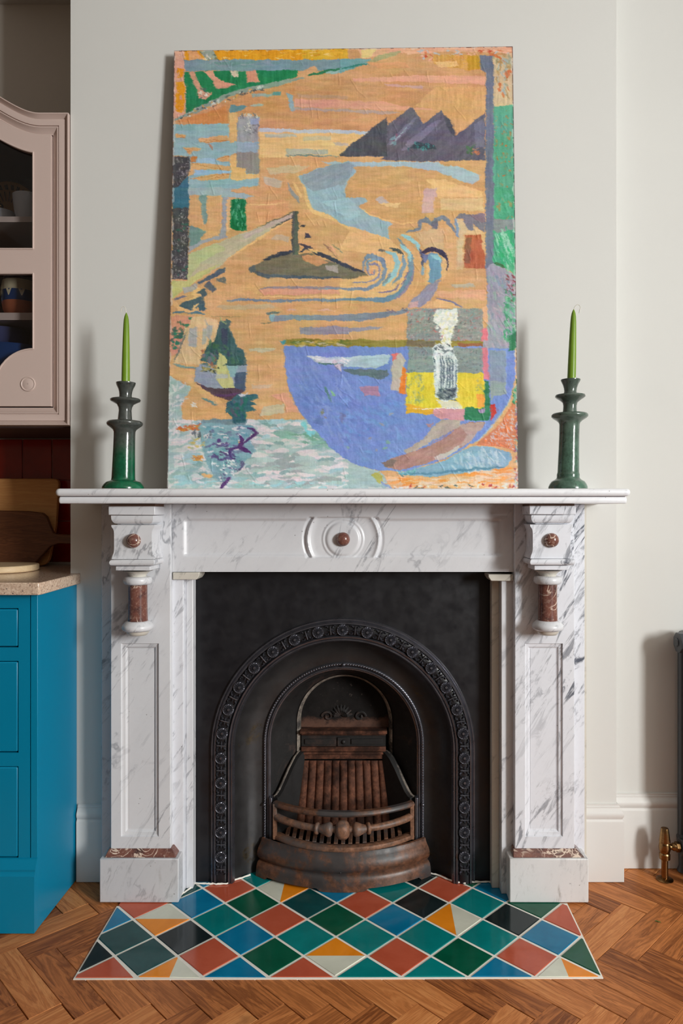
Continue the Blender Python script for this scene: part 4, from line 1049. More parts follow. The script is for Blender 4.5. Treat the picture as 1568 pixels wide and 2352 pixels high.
# lake
fill('B', [(-160, 1072), (850, 1074), (870, 1104), (1000, 1108), (1195, 1182), (1198, 1230), (1130, 1268), (980, 1212), (830, 1152), (550, 1116), (120, 1114), (0, 1120)], (164, 186, 196), var=6)
LK = [(690.7, 407), (752, 387), (800, 376), (820, 386), (817, 401), (799, 419), (793, 438), (793, 456), (842, 461), (844, 472), (824, 483), (850, 499), (887, 512), (900, 523), (890, 531), (895, 558), (882, 566), (860, 555), (823, 536), (780, 518), (755, 499), (725, 491), (715, 480), (707, 461), (701, 438), (685, 411)]
stroke('P', [(683, 405), (700, 440), (706, 470), (722, 494), (760, 506), (830, 545), (880, 572)], 11, TANL)
fill('P', LK, (148, 176, 188), var=8, ang=1.0); fill('P', [(692, 408), (752, 388), (800, 378), (815, 388), (790, 430), (720, 445), (703, 436)], (140, 156, 168), dry=0.15, ang=-0.4); fill('P', [(740, 470), (800, 460), (830, 500), (800, 515)], (156, 190, 200), dry=0.2)
fill('B', [(120, 1118), (550, 1120), (830, 1158), (980, 1220), (1140, 1275), (1240, 1290), (1245, 1381), (50, 1381), (60, 1290), (150, 1170)], (206, 160, 104), var=9); fill('D', [(60, 0), (1245, 0), (1245, 200), (700, 250), (420, 290), (240, 200), (170, 150), (240, 110), (230, 80), (50, 55)], (205, 158, 104), var=8)
fill('B', [(740, 1220), (900, 1230), (1230, 1330), (1230, 1381), (840, 1381)], (226, 184, 124), dry=0.15); fill('B', [(725, 1312), (835, 1300), (830, 1381), (720, 1381)], (202, 166, 158), dry=0.2); fill('D', [(720, 0), (815, 0), (800, 212), (708, 205)], (202, 166, 160), dry=0.25); fill('D', [(860, 80), (1230, 80), (1235, 195), (860, 180)], (216, 184, 132), dry=0.15); fill('D', [(300, 95), (360, 60), (430, 120), (350, 134)], (190, 176, 170), dry=0.2); fill('D', [(340, 130), (520, 120), (500, 165), (380, 150)], (224, 186, 130))
stroke('D', [(165, 160), (260, 222), (400, 275), (520, 300), (660, 290)], 14, TANL)
# left blue water with tan islands
fill('A', [(60, 748), (545, 740), (548, 900), (800, 905), (800, 992), (600, 1000), (550, 1020), (800, 1215), (800, 1270), (640, 1300), (545, 1381), (200, 1381), (205, 1022), (60, 1022)], (142, 178, 186), var=7)
fill('C', [(200, -10), (560, -10), (700, 30), (760, 65), (690, 82), (480, 66), (200, 62)], (160, 178, 184), var=6)
for P_ in ([(85, 830), (175, 842), (170, 865), (90, 860)], [(280, 875), (420, 848), (530, 842), (552, 890), (400, 906), (290, 900)], [(150, 955), (300, 950), (292, 976), (240, 986), (210, 1016), (190, 985)], [(425, 1052), (480, 1026), (552, 1026), (552, 1072), (480, 1076)], [(210, 1085), (400, 1088), (552, 1112), (546, 1148), (380, 1132), (220, 1190), (206, 1190)], [(212, 1222), (380, 1182), (546, 1176), (546, 1222), (350, 1238)]):
    fill('A', P_, (212, 166, 112), var=9); stroke('A', [P_[0], P_[len(P_) // 2], P_[-1]], 4, (190, 120, 60))
fill('A', [(210, 1030), (272, 1030), (265, 1080), (210, 1082)], (196, 122, 62)); fill('A', [(240, 1145), (546, 1152), (546, 1175), (400, 1180), (240, 1196)], (150, 186, 214)); fill('A', [(270, 1045), (420, 1045), (430, 1090), (270, 1082)], (152, 186, 210)); stroke('A', [(370, 910), (410, 965)], 14, (170, 130, 110)); fill('A', [(80, 750), (260, 745), (250, 800), (90, 805)], (130, 172, 176))
fill('A', [(545, 640), (622, 640), (604, 902), (556, 902)], (222, 176, 116)); fill('A', [(556, 1015), (606, 1015), (612, 1130), (690, 1130), (692, 1182), (806, 1180), (806, 1212), (620, 1238), (556, 1232)], (224, 180, 116))
fill('A', [(622, 680), (802, 680), (792, 902), (604, 902)], (158, 158, 164), var=12, ang=PI2); dabs('A', [(630, 660), (790, 660), (790, 850), (700, 860)], [(206, 204, 196), (120, 120, 122)], 40, 8, 3, 0.8); fill('A', [(722, 695), (800, 690), (800, 752), (732, 750)], (150, 158, 190)); fill('A', [(604, 905), (800, 908), (800, 990), (606, 995)], (146, 170, 190)); fill('A', [(608, 992), (800, 990), (802, 1180), (694, 1176), (690, 1130), (610, 1130)], (140, 137, 134), ang=PI2)
fill('A', [(560, 1330), (660, 1290), (800, 1280), (806, 1381), (640, 1340)], (212, 160, 106)); fill('C', [(555, 15), (640, -10), (1060, -10), (1080, 60), (760, 60), (700, 35)], (212, 158, 108))
fill('A', [(60, 1030), (206, 1025), (200, 1182), (90, 1320), (60, 1330)], (72, 74, 80), var=8, ang=PI2); fill('A', [(60, 1335), (200, 1190), (200, 1381), (60, 1381)], (60, 114, 140)); fill('C', [(60, -10), (200, -10), (200, 182), (60, 182)], (58, 110, 132)); fill('C', [(58, 170), (200, 165), (190, 782), (55, 776)], (76, 76, 78), var=8, ang=PI2)
dabs('C', [(75, 175), (195, 170), (185, 770), (70, 770)], [(170, 168, 164), (120, 122, 124), (60, 62, 66)], 220, 6, 1.4, PI2); dabs('A', [(90, 1040), (200, 1040), (190, 1170), (100, 1290)], [(150, 150, 154)], 60, 5, 1.3, PI2); dabs('C', [(100, 300), (200, 300), (190, 760), (100, 760)], [(50, 100, 86)], 12, 8, 5)
# houses and trees, left middle
fill('C', [(200, 60), (290, 55), (312, 220), (332, 310), (250, 322), (204, 300)], (212, 164, 114)); fill('C', [(345, 60), (472, 60), (482, 330), (440, 402), (310, 438), (345, 372), (348, 310)], (214, 166, 114)); fill('C', [(288, 55), (346, 55), (352, 300), (330, 312), (310, 220)], (120, 150, 146)); fill('C', [(200, 315), (262, 325), (345, 372), (300, 430), (314, 462), (200, 535)], (114, 146, 142))
fill('C', [(488, 70), (538, 75), (522, 390), (532, 418), (330, 462), (200, 545), (200, 505), (310, 442), (460, 402), (486, 330)], (156, 160, 170)); fill('C', [(524, 90), (556, 90), (562, 340), (520, 390)], (222, 176, 124)); fill('C', [(556, 90), (684, 85), (698, 360), (610, 366), (558, 332)], (20, 120, 72), var=16, ang=PI2, lx=24, ly=3); dabs('C', [(570, 100), (680, 95), (690, 350), (580, 330)], [(90, 170, 130), (10, 100, 56)], 30, 16, 2.5, PI2, 0.1)
fill('C', [(690, 100), (1060, 100), (1060, 195), (880, 290), (700, 360)], (212, 158, 108), var=8); stroke('C', [(690, 140), (1060, 125)], 10, (228, 184, 124))
# pale road, post and island
RD = [(195, 600), (200, 560), (480, 450), (700, 365), (880, 298), (1085, 200), (1092, 250), (900, 356), (700, 482), (520, 602), (500, 642), (330, 742), (190, 842), (50, 945), (50, 790), (190, 790)]
stroke('C', [(520, 612), (700, 492), (900, 366), (1085, 262)], 16, TANL); fill('C', RD, (186, 178, 148), var=7, ang=-0.5); fill('C', [(195, 600), (200, 565), (440, 470), (520, 520), (300, 640), (230, 720), (190, 790)], (180, 186, 134), dry=0.1); fill('C', [(50, 790), (190, 792), (260, 720), (480, 640), (330, 742), (60, 942)], (188, 190, 120), dry=0.05, ang=-0.5); fill('C', [(640, 400), (880, 300), (1085, 205), (1088, 246), (880, 340), (680, 430)], (190, 172, 160), dry=0.1, ang=-0.4)
stroke('C', [(780, 330), (900, 290), (1020, 235), (1090, 195)], 8, (110, 110, 86)); stroke('C', [(900, 350), (1090, 245)], 9, (70, 78, 76))
fill('C', [(960, 390), (1060, 410), (1060, 455), (900, 440)], (196, 172, 146), dry=0.2)
ISL = [(712, 690), (850, 605), (930, 582), (1060, 545), (1140, 560), (1250, 555), (1330, 600), ('C', 1568, 682), ('D', 190, 700), ('D', 250, 740), ('D', 100, 772), ('C', 1568, 772), (1200, 762), (850, 762), (780, 732)]
fill('C', ISL, (112, 108, 88), var=9); fill('C', [(1170, 570), (1290, 570), (1400, 640), (1300, 660), (1180, 610)], (196, 142, 100), dry=0.1); fill('C', [(1370, 660), (1480, 660), (1470, 730), (1380, 700)], (164, 156, 150), dry=0.2); stroke('C', [(740, 700), (850, 745), (1100, 755), (1500, 765)], 26, (84, 96, 104), dry=0.15)
fill('C', [(715, 685), (760, 650), (775, 700), (740, 715)], (90, 104, 104))
stroke('C', [(845, 608), (940, 578), (1010, 555), (1090, 535)], 34, (56, 66, 78)); stroke('C', [(1150, 470), (1210, 500), (1270, 540), (1350, 570), (1450, 620), (1568, 672), (1700, 720)], 34, (58, 62, 78)); fill('C', [(1190, 372), (1225, 385), (1255, 428), (1188, 422)], (58, 56, 74)); stroke('C', [(1155, 315), (1195, 325)], 18, (66, 64, 72)); stroke('C', [(1150, 540), (1240, 500)], 22, (60, 66, 80)); fill('C', [(1220, 515), (1310, 530), (1300, 550), (1240, 545)], (222, 180, 120))
fill('C', [(1085, 195), (1132, 192), (1146, 560), (1082, 565)], (84, 98, 84), var=8, ang=PI2); fill('C', [(1085, 195), (1105, 195), (1100, 560), (1084, 560)], (74, 82, 84), ang=PI2); stroke('C', [(1350, 460), (1400, 520), (1470, 595)], 12, (150, 104, 84)); stroke('C', [(1390, 470), (1480, 575)], 16, (220, 156, 124)); stroke('C', [(1430, 480), (1520, 550)], 8, (120, 124, 96)); stroke('C', [(1055, -5), (1100, 45), (1150, 110)], 30, (150, 152, 146))
stroke('A', [(1045, 1255), (1080, 1320), (1110, 1381)], 22, (150, 150, 146)); stroke('A', [(1100, 1250), (1140, 1330), (1160, 1381)], 26, TANL)
# shore stripes
fill('C', [(790, 862), (1000, 850), (1568, 862), (1568, 902), (850, 908)], (216, 152, 126), lx=60); stroke('C', [(795, 858), (980, 845), (1250, 848), (1800, 850)], 18, (148, 132, 136)); stroke('C', [(1300, 862), (1500, 858), (1700, 862)], 14, (130, 160, 170)); stroke('C', [(520, 962), (640, 948), (900, 962), (1568, 950), (1800, 946)], 22, (116, 134, 150)); stroke('C', [(800, 922), (1200, 930), (1800, 920)], 14, TANL); fill('C', [(380, 1000), (900, 990), (960, 1022), (500, 1036)], (192, 166, 128), dry=0.15); fill('C', [(940, 1000), (1500, 975), (1700, 985), (1700, 1060), (1060, 1070)], (210, 158, 108)); stroke('C', [(1290, 1040), (1470, 1036)], 18, (212, 168, 146)); stroke('C', [(1040, 1036), (1130, 1040)], 14, (210, 170, 150))
fill('C', [(888, 1092), (1000, 1080), (1568, 1086), (1568, 1132), (1100, 1122), (900, 1142)], (124, 140, 154)); stroke('C', [(860, 1072), (970, 1062)], 18, (100, 112, 104)); fill('C', [(890, 1080), (950, 1080), (930, 1135), (900, 1130)], (130, 172, 178)); fill('C', [(1145, 1186), (1568, 1176), (1568, 1242), (1160, 1248)], (142, 140, 154)); fill('D', [(-5, 1077), (300, 1062), (480, 1040), (585, 1018), (578, 1052), (440, 1092), (190, 1132), (-5, 1132)], (126, 138, 152)); fill('D', [(-5, 1186), (360, 1180), (330, 1206), (-5, 1228)], (150, 146, 160)); dabs('D', [(380, 1040), (580, 1010), (580, 1050), (400, 1090)], [(130, 100, 110), (90, 84, 100)], 18, 6, 2, 0); stroke('C', [(390, 1092), (640, 1096)], 7, (150, 130, 84)); stroke('C', [(820, 1155), (920, 1145)], 7, (120, 120, 90))
# the rolling wave
fill('D', [(100, 330), (400, 420), (520, 520), (600, 620), (560, 840), (400, 940), (0, 940), (0, 780), (240, 760), (240, 560), (0, 520)], (222, 178, 120), var=8)
fill('D', [(640, 380), (900, 320), (1010, 440), (1060, 560), (1060, 700), (900, 700), (880, 520), (720, 520), (690, 460)], (206, 170, 124), var=7); fill('D', [(900, 340), (1000, 420), (1000, 700), (900, 720), (880, 560)], (212, 164, 112), dry=0.1); fill('D', [(1010, 260), (1060, 270), (1130, 360), (1060, 400), (1050, 640), (1010, 640)], (208, 182, 138)); fill('D', [(1130, 310), (1200, 350), (1240, 390), (1080, 395), (1090, 360), (1140, 360)], (220, 184, 134))
BG = (122, 142, 164); CY = (142, 188, 194)
stroke('D', [(300, 690), (290, 735), (255, 732), (236, 700), (250, 655), (300, 640), (345, 675), (345, 735), (300, 780), (230, 800), (110, 806)], 15, (130, 130, 160)); stroke('D', [(280, 690), (282, 720), (262, 715)], 14, (226, 150, 110))
stroke('D', [(200, 700), (205, 630), (240, 582), (300, 580), (365, 615), (390, 690), (370, 770), (310, 828), (230, 862), (100, 860), (-100, 858)], 34, BG); stroke('D', [(232, 690), (240, 630), (290, 600), (340, 612)], 22, (124, 156, 176)); stroke('D', [(395, 540), (470, 570), (505, 640), (470, 725), (410, 790), (370, 830)], 44, CY); stroke('D', [(440, 720), (370, 830)], 24, (120, 140, 152)); stroke('D', [(330, 525), (385, 530)], 20, (110, 110, 100))
stroke('D', [(500, 430), (570, 500), (610, 590), (612, 680), (590, 780), (540, 870), (460, 930), (370, 955), (160, 945), (-60, 950)], 42, (108, 140, 160)); stroke('D', [(520, 480), (585, 540), (610, 620)], 34, (150, 198, 204)); stroke('D', [(525, 400), (600, 428), (655, 475), (690, 550)], 36, (146, 194, 202)); stroke('D', [(430, 505), (500, 530), (545, 570)], 26, (76, 82, 86)); stroke('D', [(545, 580), (560, 650), (520, 740), (450, 820)], 34, (118, 148, 166)); stroke('D', [(590, 700), (545, 800), (440, 878), (340, 892)], 18, (126, 112, 146)); stroke('D', [(560, 760), (500, 850), (420, 905)], 12, TANL); stroke('D', [(640, 660), (620, 780), (560, 880), (470, 950)], 20, (136, 128, 152)); stroke('D', [(690, 520), (712, 600), (708, 670)], 26, (84, 86, 112)); stroke('D', [(705, 660), (712, 740)], 22, (124, 158, 176))
stroke('D', [(540, 440), (640, 560), (672, 660), (650, 800), (580, 930), (440, 1010), (200, 1020), (-80, 1030)], 56, (208, 160, 108))
fill('D', [(735, 560), (790, 540), (850, 560), (868, 640), (866, 760), (790, 815), (752, 790), (770, 640)], (108, 150, 178), ang=PI2); fill('D', [(770, 560), (850, 565), (862, 640), (820, 600)], (140, 190, 204)); stroke('D', [(705, 570), (735, 530), (790, 516), (850, 530), (890, 560), (915, 640), (915, 700)], 34, (62, 52, 78)); fill('D', [(705, 560), (760, 560), (740, 640), (715, 620)], (112, 118, 160)); fill('D', [(870, 580), (905, 600), (915, 720), (870, 800), (866, 700)], (222, 178, 124)); fill('D', [(735, 650), (768, 640), (768, 780), (735, 830)], (224, 180, 122))
fill('D', [(765, 812), (866, 780), (825, 870), (770, 960), (680, 1022), (575, 1010), (640, 935)], (142, 142, 160), var=12, ang=-0.8); fill('D', [(600, 980), (680, 960), (660, 1020), (590, 1020)], (196, 160, 160), dry=0.2)
stroke('D', [(565, 375), (680, 345), (690, 285), (740, 262), (790, 305), (830, 265), (870, 240), (920, 270), (970, 340), (1012, 410)], 36, (120, 128, 142)); fill('D', [(785, 300), (830, 260), (860, 300), (840, 340), (795, 345)], (110, 110, 124)); fill('D', [(700, 290), (740, 280), (800, 330), (740, 370)], (214, 166, 116)); fill('D', [(845, 270), (900, 290), (960, 360), (850, 330)], (212, 162, 110)); fill('D', [(985, 260), (1030, 212), (1110, 222), (1246, 215), (1246, 382), (1180, 330), (1140, 300), (1150, 350), (1130, 365), (1085, 335), (1060, 262), (1015, 258)], (122, 122, 134)); fill('D', [(1120, 225), (1244, 216), (1244, 290), (1180, 280)], (130, 112, 124)); fill('D', [(985, 255), (1012, 270), (1024, 430), (995, 400)], (132, 156, 182))
fill('D', [(1078, 400), (1140, 405), (1215, 398), (1246, 560), (1248, 688), (1068, 682)], (178, 92, 60), var=14, ang=PI2); fill('D', [(1080, 420), (1130, 420), (1120, 640), (1075, 640)], (140, 90, 64), dry=0.2, ang=PI2); fill('D', [(1212, 400), (1244, 390), (1244, 570), (1222, 520)], (214, 170, 120)); fill('D', [(940, 820), (1150, 815), (1160, 848), (980, 850)], (184, 172, 148), dry=0.2); fill('D', [(830, 880), (1250, 870), (1240, 960), (860, 930)], (218, 164, 126), dry=0.25); stroke('D', [(830, 938), (900, 955), (970, 975), (1050, 1018)], 16, (118, 114, 144)); fill('D', [(720, 1015), (840, 945), (980, 985), (1000, 1018)], (222, 178, 120))
# left cliff: zigzag
ZG = (80, 98, 112)
fill('C', [(512, 678), (455, 685), (430, 720), (275, 800), (285, 818), (440, 760), (512, 712)], ZG); fill('C', [(440, 770), (515, 760), (515, 805), (440, 800)], (110, 118, 110), dry=0.2); fill('C', [(262, 860), (330, 850), (362, 910), (320, 990), (240, 1042), (160, 1030), (115, 1000), (200, 955), (285, 925)], (76, 98, 106)); fill('C', [(280, 1005), (330, 980), (335, 1045), (290, 1055)], (70, 96, 110)); fill('C', [(380, 790), (440, 860), (410, 890), (330, 835)], (90, 100, 110)); stroke('C', [(75, 945), (180, 918)], 18, (110, 112, 130)); stroke('C', [(70, 1062), (180, 1050), (340, 1075)], 24, (88, 124, 138)); stroke('C', [(180, 880), (290, 855), (230, 900), (300, 915), (180, 960)], 24, TANL); stroke('C', [(60, 960), (120, 1030), (240, 1050)], 34, (222, 176, 118)); stroke('C', [(280, 980), (240, 1030), (270, 1050)], 22, TANL); fill('C', [(150, 850), (280, 810), (270, 850), (160, 900)], (164, 164, 160), dry=0.2)
fill('C', [(330, 930), (520, 820), (780, 830), (780, 900), (520, 940), (380, 1070), (340, 1050)], (216, 168, 114), var=8)
# left: pink bank with green dots, sail, ship, tree
fill('C', [(48, 1090), (245, 1085), (205, 1200), (120, 1350), (45, 1350)], (206, 142, 116)); fill('E', [(70, -5), (225, -5), (155, 200), (80, 230)], (208, 142, 118)); dabs('C', [(60, 1110), (230, 1100), (130, 1340), (60, 1340)], [(36, 120, 90), (60, 110, 84), (90, 96, 70)], 20, 9, 8); dabs('E', [(85, 0), (190, 0), (140, 170), (90, 200)], [(36, 120, 96), (70, 100, 90)], 12, 9, 8)
fill('C', [(225, 1100), (340, 1095), (445, 1120), (450, 1250), (370, 1350), (110, 1350), (200, 1220)], (216, 182, 136), var=10, ang=PI2); fill('E', [(200, -5), (470, -5), (460, 100), (340, 180), (320, 300), (110, 292), (160, 170)], (214, 180, 134), var=8, ang=PI2); fill('C', [(205, 1195), (270, 1180), (265, 1350), (195, 1350)], (170, 166, 164)); fill('C', [(345, 1100), (365, 1170), (410, 1170), (380, 1300), (350, 1250)], (166, 166, 162)); fill('E', [(240, -5), (300, -5), (300, 150), (255, 140)], (166, 166, 164)); fill('E', [(350, 0), (390, 0), (370, 130), (340, 140)], (170, 172, 160)); stroke('E', [(110, 298), (200, 322), (300, 330)], 20, (118, 144, 140)); stroke('E', [(85, 340), (190, 345), (280, 330)], 8, (190, 116, 80)); stroke('E', [(215, 20), (160, 160), (110, 280)], 14, (116, 120, 110))
fill('E', [(70, 335), (290, 345), (330, 470), (430, 540), (560, 660), (560, 690), (400, 640), (270, 480), (70, 385)], (216, 170, 114))
fill('E', [(50, 385), (260, 490), (170, 600), (176, 748), (1215, 748), ('E', 1330, 870), ('E', 1568, 1085), ('F', 160, 1122), ('F', 330, 1165), ('F', 380, 1215), ('F', 470, 1330), ('E', 40, 1330)], (160, 184, 184), var=10)
dabs('E', [(70, 420), (180, 470), (180, 1290), (60, 1290)], [(196, 206, 204), (150, 178, 178), (214, 208, 212)], 70, 20, 5, -0.6)
dabs('E', [(140, 760), (1230, 760), (1560, 1090), (1560, 1300), (90, 1300)], [(212, 202, 206), (222, 208, 210), (196, 200, 202)], 260, 34, 7, 0.0, 0.15, alpha=0.8); dabs('E', [(350, 760), (1200, 760), (1500, 1090), (1500, 1290), (120, 1290)], [(134, 172, 174), (120, 158, 160), (156, 184, 180), (150, 190, 200)], 130, 34, 9, 0.0, 0.15, alpha=0.8); dabs('E', [(700, 900), (1500, 1080), (1500, 1280), (700, 1280)], [(150, 160, 164), (168, 190, 186), (216, 206, 208)], 70, 42, 9, -0.08, 0.12)
dabs('E', [(950, 840), (1350, 840), (1440, 990), (1000, 900)], [(110, 160, 140), (130, 178, 164)], 40, 26, 5, 0.15, 0.15); dabs('E', [(80, 1240), (1500, 1260), (1500, 1300), (80, 1300)], [(150, 200, 206), (214, 214, 216), (160, 190, 190)], 60, 26, 5, 0, 0.1); dabs('E', [(1180, 770), (1290, 840), (1290, 870), (1200, 850)], [(120, 196, 206)], 10, 12, 8, 0.8)
fill('E', [(178, 605), (275, 598), (400, 610), (565, 660), (545, 748), (174, 746)], (212, 164, 108), var=8); fill('E', [(330, 748), (720, 746), (700, 800), (340, 790)], (116, 142, 150), dry=0.15); dabs('E', [(240, 560), (310, 600), (300, 660), (260, 640)], [(220, 220, 220)], 10, 9, 3, 1.0); stroke('E', [(330, 570), (400, 600), (460, 630)], 16, (96, 136, 130))
fill('E', [(300, 770), (780, 800), (740, 900), (800, 1000), (640, 1150), (520, 1290), (400, 1150), (330, 950)], (126, 164, 176), dry=0.25); dabs('E', [(360, 800), (720, 800), (700, 1000), (600, 1150), (400, 1000)], [(96, 150, 164), (110, 120, 150), (214, 210, 214)], 60, 18, 5, 0, 0.2)
stroke('E', [(720, 818), (770, 828), (805, 855), (750, 900), (670, 950)], 24, (84, 56, 106)); stroke('E', [(655, 875), (680, 910), (650, 965), (700, 990), (760, 1028)], 34, (86, 54, 108)); stroke('E', [(650, 970), (580, 990), (570, 1040), (600, 1075)], 24, (84, 60, 116)); stroke('E', [(395, 1040), (500, 1070), (620, 1070)], 18, (90, 80, 130)); dabs('E', [(430, 930), (650, 930), (640, 1080), (420, 1060)], [(84, 60, 112), (100, 90, 140)], 26, 12, 4, 0, 0.3); dabs('E', [(420, 1080), (700, 1080), (620, 1200), (500, 1290)], [(96, 90, 130), (226, 222, 226), (110, 150, 160)], 60, 9, 3, 0.5); stroke('E', [(580, 1215), (540, 1260), (490, 1305)], 30, (92, 62, 120)); stroke('E', [(700, 1090), (640, 1170)], 16, (90, 90, 126)); dabs('E', [(480, 900), (500, 930), (470, 935)], [(90, 60, 120)], 4, 10, 6)
dabs('E', [(140, 800), (310, 795), (300, 830), (150, 850)], [(196, 130, 50), (200, 100, 60)], 20, 16, 4, 0, 0.2); dabs('E', [(240, 840), (430, 840), (420, 900), (270, 900)], [(196, 190, 192), (90, 100, 110)], 26, 12, 3, PI2, 0.3); dabs('E', [(260, 1035), (360, 1050), (330, 1100), (290, 1080)], [(210, 150, 70), (180, 120, 60)], 14, 12, 4); dabs('E', [(330, 1190), (430, 1195), (400, 1220)], [(224, 170, 110)], 8, 14, 4); dabs('E', [(250, 900), (390, 920), (380, 960), (230, 990)], [(196, 170, 80), (170, 180, 150)], 14, 14, 4); fill('E', [(640, 905), (655, 935), (638, 932)], (230, 170, 110))
TR = (64, 96, 98)
fill('C', [(465, 1118), (500, 1140), (520, 1110), (570, 1132), (545, 1182), (600, 1300), (590, 1350), (365, 1350), (440, 1290), (450, 1180)], (72, 98, 100), var=9, ang=PI2); fill('E', [(475, -5), (562, -5), (605, 100), (640, 155), (690, 178), (700, 240), (722, 300), (560, 304), (450, 304), (330, 260), (360, 190), (390, 140), (450, 110)], TR, var=12, ang=PI2)
stroke('C', [(465, 1090), (470, 1130), (520, 1160)], 12, (150, 170, 110)); fill('E', [(500, 0), (555, 0), (560, 180), (520, 170)], (60, 72, 92), ang=PI2); dabs('E', [(340, 180), (470, 200), (460, 330), (330, 330)], [(150, 90, 70), (110, 110, 130), (70, 110, 110), (90, 130, 110)], 36, 11, 7, 1.0); dabs('E', [(380, 120), (680, 180), (690, 290), (500, 290)], [(50, 90, 90), (80, 120, 110), (60, 70, 92), (70, 110, 86)], 40, 14, 7, 1.2)
fill('E', [(282, 440), (296, 320), (330, 290), (480, 340), (640, 300), (722, 300), (702, 512), (612, 532), (450, 500)], (142, 152, 170), var=8); fill('E', [(490, 195), (555, 262), (560, 330), (618, 488), (520, 490), (455, 420), (470, 290)], (190, 188, 124), ang=PI2); fill('E', [(548, 300), (640, 305), (620, 400), (575, 390)], (132, 168, 174)); fill('E', [(615, 370), (716, 350), (702, 512), (620, 512)], (72, 90, 114), ang=PI2); dabs('E', [(330, 320), (480, 320), (480, 360), (340, 350)], [(150, 140, 80), (60, 70, 66), (190, 180, 130)], 26, 8, 4); stroke('E', [(520, 300), (600, 297), (715, 295)], 16, (56, 84, 84)); fill('E', [(460, 370), (560, 375), (560, 405), (450, 410)], (176, 180, 170), dry=0.2)
fill('E', [(284, 448), (450, 490), (620, 490), (692, 512), (640, 560), (560, 592), (450, 560), (380, 510)], (88, 66, 78)); stroke('E', [(450, 550), (540, 555), (640, 540)], 20, (92, 60, 100)); fill('E', [(540, 690), (545, 610), (640, 545), (660, 540), (805, 548), (810, 570), (745, 598), (800, 620), (740, 640), (800, 668), (710, 690), (700, 775), (600, 775), (595, 720)], (60, 104, 112), var=12); dabs('E', [(560, 600), (720, 560), (700, 760), (600, 760)], [(40, 110, 96), (90, 90, 110), (50, 90, 110)], 30, 14, 6, 1.0); dabs('E', [(650, 530), (720, 530), (700, 560), (660, 560)], [(200, 200, 210)], 5, 10, 4)
fill('E', [(905, 548), (1060, 528), (1100, 600), (1160, 690), (1040, 690), (1050, 620)], (216, 158, 126)); fill('E', [(860, 640), (1040, 620), (1030, 690), (820, 720)], (192, 180, 148), dry=0.15); fill('E', [(750, 465), (940, 460), (900, 490), (760, 498)], (200, 172, 138), dry=0.2); fill('E', [(735, 165), (960, 160), (930, 192), (740, 195)], (190, 176, 146), dry=0.2)
# grey square with the candle
fill('D', [(578, 1030), (1226, 1022), (1226, 1300), (572, 1300)], (140, 146, 142), var=10); dabs('D', [(580, 1035), (1225, 1030), (1225, 1300), (575, 1300)], [(120, 140, 136), (160, 140, 144), (110, 150, 150), (176, 170, 164), (104, 104, 104), (150, 120, 110), (196, 110, 110)], 420, 6, 2, -0.8, 0.4)
# bowl
BW = [('E', 1030, 145), ('E', 1034, 320), ('E', 1070, 500), ('E', 1132, 640), ('E', 1210, 750), ('E', 1320, 872), ('E', 1450, 1000), ('E', 1568, 1088), ('F', 160, 1122), ('F', 330, 1162), ('F', 480, 1170), ('F', 600, 1155), ('F', 800, 1095), ('F', 1000, 1005), ('F', 1150, 925), ('F', 1282, 782), ('F', 1382, 660), ('F', 1434, 560), ('F', 1468, 400), ('F', 1468, 150)]
fill('F', BW, (112, 138, 204), var=7, ang=1.0, lx=30); dabs('E', [(1060, 250), (1560, 320), (1560, 1000), (1250, 760)], [(120, 146, 210), (104, 130, 198), (126, 150, 206)], 90, 30, 5, 1.1, 0.3); dabs('F', [(0, 430), (540, 540), (500, 1100), (0, 1000)], [(118, 144, 208), (104, 132, 200), (112, 150, 210)], 90, 30, 6, 0.9, 0.4)
dabs('F', [(60, 640), (440, 640), (420, 1040), (60, 1000)], [(150, 150, 170), (96, 146, 206), (120, 160, 150)], 12, 9, 6); dabs('E', [(1340, 660), (1400, 690), (1380, 740), (1350, 720)], [(150, 140, 130), (120, 130, 110)], 5, 9, 5, 1.0); stroke('E', [(1370, 480), (1400, 540), (1425, 610)], 20, (84, 130, 130)); fill('E', [(1420, 500), (1460, 545), (1430, 560)], (126, 190, 130)); dabs('E', [(1300, 740), (1340, 740), (1340, 790), (1310, 790)], [(96, 122, 180)], 5, 14, 10); dabs('E', [(1490, 700), (1530, 700), (1520, 770)], [(110, 120, 170)], 5, 14, 6, 1.0)
fill('E', [(1220, 225), (1300, 230), ('F', 0, 237), ('F', 420, 214), ('F', 405, 285), ('F', 300, 328), ('F', 0, 315), ('E', 1500, 296), ('E', 1300, 288)], (170, 194, 206), var=12); dabs('E', [(1230, 232), (1560, 240), (1560, 290), (1290, 280)], [(226, 228, 230), (190, 200, 208)], 26, 20, 4, 0.05, 0.2); stroke('E', [(1300, 286), (1400, 292), (1500, 298)], 12, (70, 120, 110)); fill('F', [(20, 335), (400, 338), (408, 385), (340, 422), (240, 402), (60, 362)], (94, 112, 124), var=8); dabs('F', [(-60, 270), (40, 300), (30, 350), (-60, 330)], [(200, 190, 200), (110, 120, 140)], 14, 10, 4, 0.9); fill('F', [(160, 482), (235, 468), (330, 480), (326, 552), (212, 552)], (166, 126, 156), dry=0.1)
fill('F', [(575, 150), (1196, 150), (1202, 372), (565, 362)], (130, 146, 142), var=10); dabs('F', [(575, 155), (1195, 155), (1200, 370), (570, 360)], [(104, 112, 112), (150, 164, 150), (120, 150, 150), (150, 140, 140), (90, 120, 116)], 260, 6, 2, -0.9, 0.4); fill('F', [(1250, 180), (1392, 180), (1392, 432), (1250, 432)], (128, 146, 168), ang=0.9); fill('F', [(1255, 430), (1392, 432), (1390, 545), (1290, 550), (1260, 600)], (138, 158, 156), dry=0.1)
